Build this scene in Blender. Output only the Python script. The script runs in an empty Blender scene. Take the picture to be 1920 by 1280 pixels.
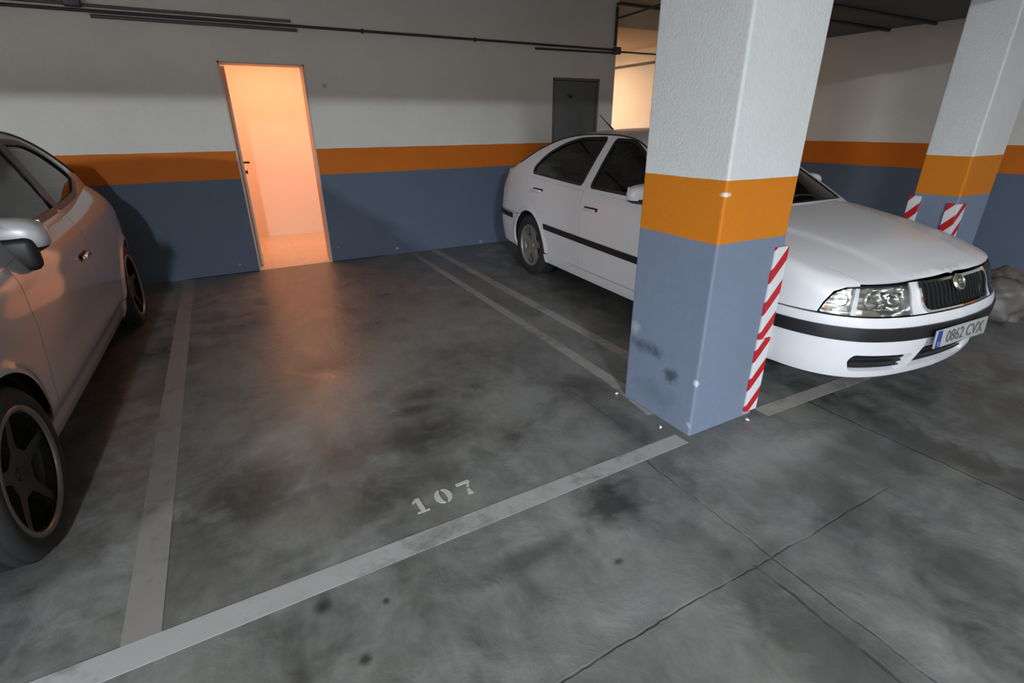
import bpy, bmesh, math, random
import numpy as np
from mathutils import Vector, Matrix
from mathutils.geometry import delaunay_2d_cdt

SC = bpy.context.scene
COL = SC.collection
PI = math.pi
R_ = math.radians

# ------------------------------------------------------------------ camera
def cam_axes(yaw, pitch, roll):
    a, b, c = R_(yaw), R_(pitch), R_(roll)
    f = Vector((math.sin(a)*math.cos(b), math.cos(a)*math.cos(b), -math.sin(b)))
    r = Vector((math.cos(a), -math.sin(a), 0))
    u = r.cross(f)
    return r*math.cos(c)+u*math.sin(c), -r*math.sin(c)+u*math.cos(c), f
cd = bpy.data.cameras.new('camera')
cam = bpy.data.objects.new('camera', cd)
COL.objects.link(cam)
cd.sensor_width = 36.0
cd.lens = 36.0*949.78/1920.0
cd.clip_start = 0.05
_r, _u, _f = cam_axes(28.6625, 23.1171, -0.453)
cam.matrix_world = Matrix(((_r.x, _u.x, -_f.x, 0), (_r.y, _u.y, -_f.y, -6.16), (_r.z, _u.z, -_f.z, 1.4655), (0, 0, 0, 1)))
SC.camera = cam

# ------------------------------------------------------------------ exposure, world
SC.view_settings.view_transform = 'Standard'
SC.view_settings.look = 'None'
SC.view_settings.exposure = 0.08
SC.view_settings.gamma = 1.0
SC.view_settings.use_curve_mapping = False
wd = bpy.data.worlds.new('world')
SC.world = wd
wd.use_nodes = True
wd.node_tree.nodes['Background'].inputs[0].default_value = (0.5, 0.55, 0.6, 1)
wd.node_tree.nodes['Background'].inputs[1].default_value = 0.0

def area(name, loc, size, power, color, rot=(0, 0, 0), spread=180):
    l = bpy.data.lights.new(name, 'AREA')
    l.shape = 'RECTANGLE'; l.size, l.size_y = size
    l.energy = power; l.color = color; l.spread = R_(spread)
    o = bpy.data.objects.new(name, l); COL.objects.link(o)
    o.location = loc; o.rotation_euler = rot
    return o
COOL = (0.82, 0.92, 1.0)
WARM = (1.0, 0.37, 0.18)
AISLE_LAMPS = [(-1.1, -11.3, 1150.0), (5.6, -11.3, 70.0), (-7.0, -11.3, 2350.0)]
for lx, ly, pw in AISLE_LAMPS:
    area('aisle_light', (lx, ly, 2.90), (0.14, 1.5), pw, COOL)
area('vestibule_light', (0.72, 0.95, 2.42), (1.2, 0.9), 29.0, WARM)
area('recess_light', (5.5, 2.6, 2.6), (0.5, 0.5), 78.0, (1.0, 0.66, 0.42))

# ------------------------------------------------------------------ object helpers
def link(name, me, mat=None, parent=None):
    o = bpy.data.objects.new(name, me)
    COL.objects.link(o)
    if mat is not None:
        for m in (mat if isinstance(mat, (list, tuple)) else [mat]):
            me.materials.append(m)
    if parent is not None:
        o.parent = parent
    return o
def tag(o, label=None, cat=None, group=None, kind=None):
    if label: o['label'] = label
    if cat: o['category'] = cat
    if group: o['group'] = group
    if kind: o['kind'] = kind
    return o
def empty(name, loc=(0, 0, 0), rz=0.0):
    o = bpy.data.objects.new(name, None); COL.objects.link(o)
    o.location = loc; o.rotation_euler = (0, 0, rz); o.empty_display_size = 0.2
    return o

class MB:
    """collects verts and faces of one mesh"""
    def __init__(s):
        s.v = []; s.f = []; s.sm = []; s.mi = []; s.nm = {}
    def add(s, v, f, smooth=False, mi=0):
        n = len(s.v)
        s.v += [tuple(p) for p in v]
        s.f += [tuple(i+n for i in q) for q in f]
        s.sm += [smooth]*len(f); s.mi += [mi]*len(f)
        return s
    def box(s, x0, x1, y0, y1, z0, z1, mi=0):
        v = [(x, y, z) for x in (x0, x1) for y in (y0, y1) for z in (z0, z1)]
        f = [(0, 1, 3, 2), (4, 6, 7, 5), (0, 4, 5, 1), (2, 3, 7, 6), (0, 2, 6, 4), (1, 5, 7, 3)]
        return s.add(v, f, False, mi)
    def rbox(s, c, size, r=0.01, seg=3, rot=None, smooth=True, mi=0):
        bm = bmesh.new()
        bmesh.ops.create_cube(bm, size=1.0)
        for v in bm.verts:
            v.co = Vector((v.co.x*size[0], v.co.y*size[1], v.co.z*size[2]))
        bmesh.ops.bevel(bm, geom=bm.edges[:], offset=min(r, min(size)*0.49), segments=seg, profile=0.5, affect='EDGES')
        return s.bm(bm, c, rot, smooth, mi)
    def bm(s, bm, c=(0, 0, 0), rot=None, smooth=True, mi=0):
        bm.verts.ensure_lookup_table()
        M = rot if rot is not None else Matrix.Identity(3)
        c = Vector(c)
        bm.verts.index_update()
        s.add([M @ v.co + c for v in bm.verts], [[v.index for v in f.verts] for f in bm.faces], smooth, mi)
        bm.free()
        return s
    def tube(s, pts, r, n=10, caps=True, mi=0):
        pts = [Vector(p) for p in pts]
        rs = r if isinstance(r, (list, tuple)) else [r]*len(pts)
        rings = []
        up = Vector((0, 0, 1))
        for i, p in enumerate(pts):
            d = (pts[min(i+1, len(pts)-1)]-pts[max(i-1, 0)]).normalized()
            ref = up if abs(d.dot(up)) < 0.95 else Vector((1, 0, 0))
            a = d.cross(ref).normalized(); b = d.cross(a).normalized()
            rings.append([p+(a*math.cos(2*PI*k/n)+b*math.sin(2*PI*k/n))*rs[i] for k in range(n)])
        v = [q for ring in rings for q in ring]
        f = []
        for i in range(len(pts)-1):
            for k in range(n):
                k2 = (k+1) % n
                f.append((i*n+k, i*n+k2, (i+1)*n+k2, (i+1)*n+k))
        s.add(v, f, True, mi)
        if caps:
            s.add(rings[0], [tuple(range(n))], False, mi); s.add(rings[-1], [tuple(range(n))[::-1]], False, mi)
        return s
    def lathe(s, prof, n=40, axis='x', c=(0, 0, 0), closed=False, mi=0):
        """prof: (radius, along-axis) pairs"""
        v = []
        for k in range(n):
            t = 2*PI*k/n
            for r, h in prof:
                p = (h, r*math.cos(t), r*math.sin(t)) if axis == 'x' else (r*math.cos(t), r*math.sin(t), h) if axis == 'z' else (r*math.cos(t), h, r*math.sin(t))
                v.append((p[0]+c[0], p[1]+c[1], p[2]+c[2]))
        m = len(prof); f = []
        for k in range(n):
            k2 = (k+1) % n
            for i in range(m if closed else m-1):
                j = (i+1) % m
                f.append((k*m+i, k*m+j, k2*m+j, k2*m+i))
        return s.add(v, f, True, mi)
    def sell(s, c, rad, e1=0.6, e2=0.6, nu=24, nv=16, rot=None, fn=None, mi=0):
        """superellipsoid; fn reshapes the unit point"""
        sg = lambda a, e: math.copysign(abs(a)**e, a)
        v = []; f = []
        M = rot if rot is not None else Matrix.Identity(3)
        for j in range(nv+1):
            ph = -PI/2+PI*j/nv
            for i in range(nu):
                th = 2*PI*i/nu
                p = Vector((sg(math.cos(ph), e1)*sg(math.cos(th), e2), sg(math.cos(ph), e1)*sg(math.sin(th), e2), sg(math.sin(ph), e1)))
                if fn: p = Vector(fn(p))
                v.append(M @ Vector((p.x*rad[0], p.y*rad[1], p.z*rad[2]))+Vector(c))
        for j in range(nv):
            for i in range(nu):
                i2 = (i+1) % nu
                f.append((j*nu+i, j*nu+i2, (j+1)*nu+i2, (j+1)*nu+i))
        return s.add(v, f, True, mi)
    def mesh(s, name, merge=0.0, recalc=True):
        me = bpy.data.meshes.new(name)
        me.from_pydata([tuple(p) for p in s.v], [], s.f)
        me.polygons.foreach_set('use_smooth', s.sm)
        me.polygons.foreach_set('material_index', s.mi)
        if merge or recalc:
            bm = bmesh.new(); bm.from_mesh(me)
            if merge: bmesh.ops.remove_doubles(bm, verts=bm.verts[:], dist=merge)
            if recalc: bmesh.ops.recalc_face_normals(bm, faces=bm.faces[:])
            bm.to_mesh(me); bm.free()
        me.update()
        if s.nm and not merge and not recalc:
            me.normals_split_custom_set_from_vertices([s.nm.get(i, (0.0, 0.0, 0.0)) for i in range(len(s.v))])
        return me
    def build(s, name, mat, parent=None, merge=0.0, recalc=True):
        return link(name, s.mesh(name, merge, recalc), mat, parent)

# ------------------------------------------------------------------ materials
def newmat(name):
    m = bpy.data.materials.new(name); m.use_nodes = True
    nt = m.node_tree
    return m, nt, nt.nodes['Principled BSDF']
def N(nt, t, **kw):
    n = nt.nodes.new(t)
    for k, v in kw.items():
        if k in n.inputs.keys() if hasattr(n.inputs, 'keys') else False:
            n.inputs[k].default_value = v
        else:
            setattr(n, k, v)
    return n
def L(nt, a, b): nt.links.new(a, b)
def math_(nt, op, a, b=None, c=None, clamp=False):
    n = nt.nodes.new('ShaderNodeMath'); n.operation = op; n.use_clamp = clamp
    for i, x in enumerate((a, b, c)):
        if x is None: continue
        if isinstance(x, (int, float)): n.inputs[i].default_value = x
        else: nt.links.new(x, n.inputs[i])
    return n.outputs[0]
def mixc(nt, fac, a, b):
    n = nt.nodes.new('ShaderNodeMix'); n.data_type = 'RGBA'
    for i, x in ((0, fac), (6, a), (7, b)):
        if isinstance(x, (int, float)): n.inputs[i].default_value = x
        elif isinstance(x, (tuple, list)): n.inputs[i].default_value = (*x[:3], 1)
        else: nt.links.new(x, n.inputs[i])
    return n.outputs[2]
def noise(nt, scale, detail=3, rough=0.55, vec=None, dist=0.0):
    n = nt.nodes.new('ShaderNodeTexNoise')
    n.inputs['Scale'].default_value = scale; n.inputs['Detail'].default_value = detail
    n.inputs['Roughness'].default_value = rough; n.inputs['Distortion'].default_value = dist
    if vec is not None: nt.links.new(vec, n.inputs['Vector'])
    return n.outputs['Fac']
def mrange(nt, x, a, b, c=0.0, d=1.0):
    n = nt.nodes.new('ShaderNodeMapRange'); n.clamp = True
    nt.links.new(x, n.inputs[0])
    for i, q in enumerate((a, b, c, d)): n.inputs[i+1].default_value = q
    return n.outputs[0]
def bump(nt, bsdf, h, strength=0.3, dist=0.01):
    n = nt.nodes.new('ShaderNodeBump'); n.inputs['Strength'].default_value = strength; n.inputs['Distance'].default_value = dist
    nt.links.new(h, n.inputs['Height']); nt.links.new(n.outputs[0], bsdf.inputs['Normal'])
def pos(nt): return nt.nodes.new('ShaderNodeNewGeometry').outputs['Position']
def simple(name, col, rough=0.5, metal=0.0, coat=0.0, var=0.06, scale=8.0, spec=0.5, bumpk=0.0, bscale=60.0):
    m, nt, b = newmat(name)
    tc = nt.nodes.new('ShaderNodeTexCoord').outputs['Object']
    f = noise(nt, scale, 3, 0.6, tc)
    dark = tuple(c*(1-var) for c in col); lite = tuple(min(1, c*(1+var)) for c in col)
    L(nt, mixc(nt, f, dark, lite), b.inputs['Base Color'])
    b.inputs['Roughness'].default_value = rough; b.inputs['Metallic'].default_value = metal
    b.inputs['Specular IOR Level'].default_value = spec
    if coat: b.inputs['Coat Weight'].default_value = coat; b.inputs['Coat Roughness'].default_value = 0.06
    if bumpk: bump(nt, b, noise(nt, bscale, 4, 0.6, tc), bumpk, 0.004)
    return m
def glass(name, tint, refl=0.06, rough=0.02):
    m, nt, b = newmat(name)
    nt.nodes.remove(b)
    tr = nt.nodes.new('ShaderNodeBsdfTransparent'); tr.inputs[0].default_value = (*tint, 1)
    gl = nt.nodes.new('ShaderNodeBsdfGlossy'); gl.inputs['Roughness'].default_value = rough
    fr = nt.nodes.new('ShaderNodeFresnel'); fr.inputs[0].default_value = 1.5
    mx = nt.nodes.new('ShaderNodeMixShader')
    L(nt, math_(nt, 'MULTIPLY_ADD', fr.outputs[0], 1.0, refl-0.04, True), mx.inputs[0])
    L(nt, tr.outputs[0], mx.inputs[1]); L(nt, gl.outputs[0], mx.inputs[2])
    L(nt, mx.outputs[0], nt.nodes['Material Output'].inputs[0])
    return m

M = {}
# painted wall: white above 1.245 m, orange band, blue grey below 0.975 m
def wall_mat(name, white, orange, blue, scuffs=(), bk=0.35, zt=1.245, zb=0.977):
    m, nt, b = newmat(name)
    P = pos(nt)
    sp = nt.nodes.new('ShaderNodeSeparateXYZ'); L(nt, P, sp.inputs[0])
    wob = math_(nt, 'MULTIPLY', math_(nt, 'SUBTRACT', noise(nt, 2.5, 2, 0.5, P), 0.5), 0.012)
    z = math_(nt, 'ADD', sp.outputs[2], wob)
    blot = noise(nt, 1.7, 4, 0.6, P)
    fine = noise(nt, 30, 3, 0.6, P)
    var = math_(nt, 'ADD', math_(nt, 'MULTIPLY', blot, 0.22), math_(nt, 'MULTIPLY', fine, 0.10))
    var = math_(nt, 'ADD', var, 0.84)
    t1 = math_(nt, 'GREATER_THAN', z, zb); t2 = math_(nt, 'GREATER_THAN', z, zt)
    c = mixc(nt, t1, blue, orange); c = mixc(nt, t2, c, white)
    mul = nt.nodes.new('ShaderNodeMix'); mul.data_type = 'RGBA'; mul.blend_type = 'MULTIPLY'; mul.inputs[0].default_value = 1
    L(nt, c, mul.inputs[6]); L(nt, var, mul.inputs[7]); c = mul.outputs[2]
    for (cx, cy, cz, rx, ry, rz, st, col) in scuffs:
        d = nt.nodes.new('ShaderNodeVectorMath'); d.operation = 'SUBTRACT'; L(nt, P, d.inputs[0]); d.inputs[1].default_value = (cx, cy, cz)
        e = nt.nodes.new('ShaderNodeVectorMath'); e.operation = 'DIVIDE'; L(nt, d.outputs[0], e.inputs[0]); e.inputs[1].default_value = (rx, ry, rz)
        ln = nt.nodes.new('ShaderNodeVectorMath'); ln.operation = 'LENGTH'; L(nt, e.outputs[0], ln.inputs[0])
        q = math_(nt, 'ADD', ln.outputs['Value'], math_(nt, 'MULTIPLY', math_(nt, 'SUBTRACT', noise(nt, 14, 5, 0.7, P), 0.5), 2.2))
        c = mixc(nt, mrange(nt, q, 1.0, 0.3, 0, st), c, col)
    L(nt, c, b.inputs['Base Color'])
    b.inputs['Roughness'].default_value = 0.62
    b.inputs['Specular IOR Level'].default_value = 0.2
    g = math_(nt, 'ADD', noise(nt, 75, 4, 0.65, P), math_(nt, 'MULTIPLY', noise(nt, 12, 2, 0.5, P), 0.5))
    kb = math_(nt, 'MULTIPLY_ADD', math_(nt, 'GREATER_THAN', z, zt), 0.7, 0.3)
    bump(nt, b, math_(nt, 'MULTIPLY', g, kb), bk, 0.006)
    return m
WHITE = (0.71, 0.69, 0.645); ORANGE = (0.60, 0.150, 0.012); BLUE = (0.112, 0.142, 0.198)
M['wall'] = wall_mat('painted_wall', WHITE, ORANGE, BLUE, scuffs=[(1.75, 0, 0.07, 0.025, 0.1, 0.018, 0.8, (0.45, 0.48, 0.52)), (2.9, 0, 0.03, 0.03, 0.1, 0.015, 0.8, (0.40, 0.42, 0.45)), (0.0, 0, 0.09, 0.02, 0.1, 0.015, 0.7, (0.35, 0.37, 0.40)), (1.05, 0, 0.16, 0.02, 0.1, 0.015, 0.5, (0.35, 0.37, 0.40)), (1.15, 0, 1.86, 0.03, 0.1, 0.03, 0.5, (0.25, 0.24, 0.22))])
M['pillar'] = wall_mat('painted_pillar', (0.60, 0.605, 0.605), (0.56, 0.175, 0.012), (0.165, 0.20, 0.275), scuffs=[
    (1.83, -4.33, 0.36, 0.25, 0.16, 0.05, 0.75, (0.045, 0.055, 0.08)), (1.83, -4.50, 0.26, 0.2, 0.06, 0.06, 0.8, (0.04, 0.05, 0.06)),
    (1.83, -4.22, 0.44, 0.2, 0.05, 0.05, 0.6, (0.36, 0.42, 0.47)), (1.83, -4.42, 0.12, 0.2, 0.2, 0.10, 0.35, (0.08, 0.10, 0.14)),
    (1.84, -4.66, 0.06, 0.02, 0.02, 0.02, 0.9, (0.5, 0.5, 0.5)), (1.84, -4.67, 1.19, 0.03, 0.03, 0.012, 1.0, (0.75, 0.72, 0.68)),
    (1.84, -4.67, 0.30, 0.02, 0.02, 0.02, 0.9, (0.5, 0.55, 0.6)), (2.27, -4.67, 0.02, 0.05, 0.05, 0.02, 0.9, (0.4, 0.36, 0.36))], bk=0.55)
M['ceiling'] = simple('ceiling_plaster', (0.66, 0.53, 0.39), 0.85, var=0.12, scale=1.2, bumpk=0.2, bscale=40)  # warm tint added so light bounced off the ceiling warms the upper walls
M['soffit'] = simple('soffit_concrete', (0.13, 0.13, 0.115), 0.85, var=0.2, scale=1.4, bumpk=0.2, bscale=25)
M['peach_wall'] = simple('vestibule_wall_paint', (0.86, 0.80, 0.72), 0.7, var=0.03, scale=2)
M['grey_door'] = simple('grey_door_paint', (0.15, 0.16, 0.158), 0.5, var=0.2, scale=2.5)
M['conduit'] = simple('conduit_dark_pvc', (0.045, 0.042, 0.04), 0.5, var=0.15)
M['conduit_grey'] = simple('conduit_grey_pvc', (0.11, 0.105, 0.10), 0.5, var=0.12)
M['box_grey'] = simple('box_grey_plastic', (0.085, 0.085, 0.09), 0.45)
M['dark_metal'] = simple('dark_metal', (0.03, 0.03, 0.03), 0.4, 0.6)
M['steel'] = simple('brushed_steel', (0.42, 0.40, 0.38), 0.3, 1.0)

# floor: stained, worn, slightly glossy power-floated concrete
STAINS_AND_LIGHT = [(0.80, -3.58, 0.17, 0.10, 0.90, (0.016, 0.016, 0.018)), (0.70, -3.73, 0.15, 0.07, 0.85, (0.018, 0.018, 0.020)),
          (0.70, -3.97, 0.27, 0.20, 0.85, (0.040, 0.038, 0.034)), (-0.17, -4.03, 0.24, 0.30, 0.85, (0.036, 0.030, 0.026)),
          (1.19, -4.87, 0.15, 0.13, 0.85, (0.030, 0.032, 0.031)), (0.28, -3.88, 0.18, 0.36, 0.6, (0.055, 0.046, 0.040)),
          (0.36, -4.36, 0.34, 0.15, 0.75, (0.045, 0.048, 0.042)), (1.66, -3.98, 0.20, 0.18, 0.75, (0.042, 0.042, 0.042)),
          (0.44, -2.95, 0.34, 0.22, 0.60, (0.05, 0.038, 0.033)), (1.62, -4.45, 0.09, 0.30, 0.75, (0.045, 0.047, 0.045)),
          (0.02, -4.80, 0.03, 0.03, 0.8, (0.02, 0.02, 0.022)), (0.21, -4.88, 0.014, 0.014, 0.8, (0.02, 0.02, 0.02)),
          (0.10, -5.05, 0.022, 0.022, 0.8, (0.02, 0.02, 0.02)), (1.0, -5.13, 0.02, 0.015, 0.8, (0.02, 0.02, 0.02)),
          (1.37, -5.30, 0.03, 0.03, 0.7, (0.03, 0.03, 0.03)), (-0.08, -5.02, 0.03, 0.10, 0.5, (0.03, 0.03, 0.03)),
          (1.10, -3.10, 0.26, 0.18, 0.55, (0.045, 0.045, 0.04)), (3.6, -2.6, 1.0, 2.4, 0.6, (0.03, 0.03, 0.028)),  # the last entry is a broad dark patch beneath the white car
          (-1.7, -2.6, 1.1, 2.4, 0.6, (0.03, 0.028, 0.028)), (2.55, -5.2, 0.5, 0.25, 0.5, (0.05, 0.05, 0.046)),  # the first entry is a broad dark patch beneath the silver car
          (0.7, -4.95, 0.20, 0.06, 0.5, (0.03, 0.03, 0.03)), (1.32, -5.75, 0.16, 0.75, 0.6, (0.045, 0.046, 0.044)),
          (2.82, -5.25, 0.13, 0.9, 0.7, (0.04, 0.038, 0.036)), (2.05, -5.55, 0.14, 0.9, 0.45, (0.06, 0.06, 0.058)),
          (3.4, -5.4, 0.5, 0.6, 0.5, (0.045, 0.042, 0.038)), (0.6, -5.5, 0.3, 0.12, 0.45, (0.06, 0.06, 0.058)), (-0.35, -4.35, 0.16, 0.3, 0.5, (0.06, 0.058, 0.045)),
          # paler patches; the wide bay ones paint light onto the dim bay floor
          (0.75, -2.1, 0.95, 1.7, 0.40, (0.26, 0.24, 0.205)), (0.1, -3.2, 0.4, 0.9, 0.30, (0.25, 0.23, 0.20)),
          (1.25, -3.95, 0.34, 0.32, 0.55, (0.27, 0.275, 0.265)), (0.55, -3.15, 0.5, 0.3, 0.35, (0.25, 0.245, 0.23)), (1.3, -4.45, 0.3, 0.2, 0.45, (0.24, 0.245, 0.24)),
          (1.95, -4.95, 0.3, 0.16, 0.55, (0.27, 0.27, 0.26)), (1.2, -2.2, 0.5, 0.7, 0.35, (0.22, 0.215, 0.20)), (0.30, -3.72, 0.08, 0.18, 0.4, (0.24, 0.25, 0.24)), (0.05, -4.35, 0.2, 0.12, 0.4, (0.22, 0.21, 0.17)), (2.3, -5.0, 0.3, 0.08, 0.4, (0.27, 0.27, 0.26)),
          (0.9, -5.3, 0.5, 0.14, 0.35, (0.25, 0.255, 0.25))]
def concrete_nodes(nt, P, base_lo=(0.058, 0.061, 0.059), base_hi=(0.262, 0.270, 0.262), stains_and_light=STAINS_AND_LIGHT):
    n1 = noise(nt, 0.9, 6, 0.62, P, 0.6); n2 = noise(nt, 4.2, 6, 0.65, P, 0.5); n3 = noise(nt, 22, 4, 0.6, P)
    st = nt.nodes.new('ShaderNodeVectorMath'); st.operation = 'MULTIPLY'; st.inputs[1].default_value = (5.0, 1.0, 1.0)
    L(nt, P, st.inputs[0]); n4 = noise(nt, 1.6, 5, 0.65, st.outputs[0], 0.5)
    f = math_(nt, 'ADD', math_(nt, 'MULTIPLY', n1, 0.40), math_(nt, 'MULTIPLY', n2, 0.34))
    f = math_(nt, 'ADD', f, math_(nt, 'MULTIPLY', n3, 0.10)); f = math_(nt, 'ADD', f, math_(nt, 'MULTIPLY', n4, 0.16))
    f = mrange(nt, f, 0.385, 0.625)
    c = mixc(nt, f, base_lo, base_hi)
    hue = mrange(nt, noise(nt, 1.3, 4, 0.6, P), 0.45, 0.7)
    c = mixc(nt, math_(nt, 'MULTIPLY', hue, 0.45), c, (0.135, 0.125, 0.100))
    wn = math_(nt, 'SUBTRACT', noise(nt, 5.5, 6, 0.7, P, 0.8), 0.5)
    wn2 = math_(nt, 'SUBTRACT', noise(nt, 24, 5, 0.7, P), 0.5)
    for (x, y, rx, ry, s, col) in stains_and_light:
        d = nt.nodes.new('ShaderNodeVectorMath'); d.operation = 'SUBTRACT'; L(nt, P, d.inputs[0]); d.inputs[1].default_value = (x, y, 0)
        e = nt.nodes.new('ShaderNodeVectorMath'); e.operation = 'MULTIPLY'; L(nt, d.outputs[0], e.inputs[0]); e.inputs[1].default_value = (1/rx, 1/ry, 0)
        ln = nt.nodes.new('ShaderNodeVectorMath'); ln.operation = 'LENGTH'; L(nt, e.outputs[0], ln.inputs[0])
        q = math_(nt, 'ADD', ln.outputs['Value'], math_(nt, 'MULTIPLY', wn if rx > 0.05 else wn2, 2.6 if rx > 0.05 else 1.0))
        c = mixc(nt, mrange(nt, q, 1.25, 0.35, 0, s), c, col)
    return c, n1, n2, n3, wn
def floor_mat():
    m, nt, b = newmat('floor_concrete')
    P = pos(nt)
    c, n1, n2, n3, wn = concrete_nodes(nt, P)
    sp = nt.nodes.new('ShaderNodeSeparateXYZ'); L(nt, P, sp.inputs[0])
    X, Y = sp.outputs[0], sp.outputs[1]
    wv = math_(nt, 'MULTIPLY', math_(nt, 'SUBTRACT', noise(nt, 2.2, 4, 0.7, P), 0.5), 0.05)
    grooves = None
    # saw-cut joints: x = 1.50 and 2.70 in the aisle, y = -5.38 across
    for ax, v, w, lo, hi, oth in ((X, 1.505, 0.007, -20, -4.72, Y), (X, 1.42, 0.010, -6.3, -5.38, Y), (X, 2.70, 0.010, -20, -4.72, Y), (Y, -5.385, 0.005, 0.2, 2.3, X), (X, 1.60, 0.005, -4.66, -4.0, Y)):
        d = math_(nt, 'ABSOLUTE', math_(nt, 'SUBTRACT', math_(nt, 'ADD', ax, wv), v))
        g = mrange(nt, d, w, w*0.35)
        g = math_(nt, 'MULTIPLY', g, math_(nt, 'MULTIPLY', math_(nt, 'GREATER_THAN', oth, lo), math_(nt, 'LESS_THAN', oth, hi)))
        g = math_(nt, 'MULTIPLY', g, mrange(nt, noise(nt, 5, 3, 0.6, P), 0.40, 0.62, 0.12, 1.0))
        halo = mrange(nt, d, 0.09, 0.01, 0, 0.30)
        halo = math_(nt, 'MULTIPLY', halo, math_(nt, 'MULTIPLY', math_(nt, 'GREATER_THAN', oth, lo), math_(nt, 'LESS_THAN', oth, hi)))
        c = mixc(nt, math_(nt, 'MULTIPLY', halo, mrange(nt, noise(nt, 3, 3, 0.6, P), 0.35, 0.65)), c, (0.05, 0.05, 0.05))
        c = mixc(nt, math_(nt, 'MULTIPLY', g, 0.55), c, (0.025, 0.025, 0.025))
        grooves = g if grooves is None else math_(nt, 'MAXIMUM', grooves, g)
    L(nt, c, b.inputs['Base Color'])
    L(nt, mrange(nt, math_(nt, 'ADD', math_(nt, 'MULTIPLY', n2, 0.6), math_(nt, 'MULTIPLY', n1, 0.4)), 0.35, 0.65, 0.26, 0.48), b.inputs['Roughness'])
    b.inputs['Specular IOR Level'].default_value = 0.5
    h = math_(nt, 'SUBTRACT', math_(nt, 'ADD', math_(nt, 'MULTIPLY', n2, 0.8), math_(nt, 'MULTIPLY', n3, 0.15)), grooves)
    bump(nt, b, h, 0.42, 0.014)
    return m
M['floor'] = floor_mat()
def line_mat(name, col, wear0, wear1):
    m, nt, b = newmat(name)
    P = pos(nt)
    c, n1, n2, n3, wn = concrete_nodes(nt, P, (0.08, 0.08, 0.08), (0.15, 0.15, 0.15), [])
    w = math_(nt, 'ADD', math_(nt, 'MULTIPLY', noise(nt, 2.6, 6, 0.68, P, 0.8), 0.7), math_(nt, 'MULTIPLY', noise(nt, 17, 4, 0.65, P), 0.3))
    pc = mixc(nt, noise(nt, 7, 4, 0.6, P), tuple(x*0.78 for x in col), col)
    L(nt, mixc(nt, mrange(nt, w, wear0, wear1), pc, c), b.inputs['Base Color'])
    b.inputs['Roughness'].default_value = 0.5
    return m
M['line'] = line_mat('line_paint', (0.40, 0.40, 0.40), 0.52, 0.70)
M['line_worn'] = line_mat('line_paint_worn', (0.36, 0.34, 0.315), 0.50, 0.70)
M['line_dull'] = line_mat('line_paint_dull', (0.255, 0.240, 0.228), 0.52, 0.72)
M['digits'] = line_mat('number_paint', (0.56, 0.55, 0.52), 0.60, 0.78)
M['lamp_body'] = simple('lamp_white_enamel', (0.7, 0.7, 0.7), 0.4)
def emit(name, col, s):
    m, nt, b = newmat(name)
    b.inputs['Emission Color'].default_value = (*col, 1); b.inputs['Emission Strength'].default_value = s
    return m
M['tube_cool'] = emit('lamp_tube_cool', COOL, 8.0)
M['tube_warm'] = emit('lamp_diffuser_warm', (1.0, 0.50, 0.26), 1.0)

# ------------------------------------------------------------------ room shell
def struct(name, mb, mat, label=None, cat=None, parent=None):
    o = mb.build(name, mat, parent)
    if parent is None: o['kind'] = 'structure'
    if label: o['label'] = label
    if cat: o['category'] = cat
    return o
DL, DR, DH = 0.185, 0.968, 2.05          # bright doorway
GL, GR, GH = 4.0, 4.755, 2.03            # grey door
XC = 5.0                                 # where the back wall ends
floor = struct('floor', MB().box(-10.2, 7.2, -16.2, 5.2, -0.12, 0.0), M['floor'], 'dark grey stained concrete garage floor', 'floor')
w = MB()
for x0, x1, z0, z1 in ((-10.0, DL, 0, 3.0), (DL, DR, DH, 3.0), (DR, GL, 0, 3.0), (GL, GR, GH, 3.0), (GR, XC, 0, 3.0)):
    w.box(x0, x1, 0, 0.2, z0, z1)
struct('wall_back', w, M['wall'], 'back wall, white over an orange stripe over blue grey', 'wall')
struct('wall_right', MB().box(7.0, 7.2, -16.0, 5.0, 0, 3.2), M['wall'], 'far right wall with a dark orange stripe behind the second pillar', 'wall')
struct('wall_left', MB().box(-10.2, -10.0, -16.0, 0.2, 0, 3.2), M['wall'], 'left garage wall beyond the silver car', 'wall')
struct('wall_front', MB().box(-10.2, 7.2, -16.2, -16.0, 0, 3.2), M['wall'], 'garage wall across the driving aisle', 'wall')
struct('ceiling', MB().box(-10.2, 7.2, -16.2, 0.2, 3.0, 3.2), M['ceiling'], 'warm tan plaster garage ceiling', 'ceiling')
struct('ceiling_soffit', MB().box(4.7, 7.0, -8.0, -1.5, 2.44, 3.0), M['soffit'], 'dark lowered ceiling along the right wall', 'ceiling')
struct('ceiling_beam', MB().box(-10.0, 7.0, -4.67, -4.17, 2.21, 3.0), M['wall'], 'white ceiling beam over the row of pillars', 'beam')
# recess behind the white car
struct('wall_recess', MB().box(XC-0.2, XC, 0.2, 5.0, 0, 3.0).box(XC, 7.0, 4.8, 5.0, 0, 3.0), M['wall'], 'walls of the warmly lit recess behind the white car', 'wall')
struct('ceiling_recess', MB().box(XC, 7.0, 0.2, 5.0, 2.69, 3.0), M['ceiling'], 'ceiling of the warmly lit recess', 'ceiling')
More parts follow.
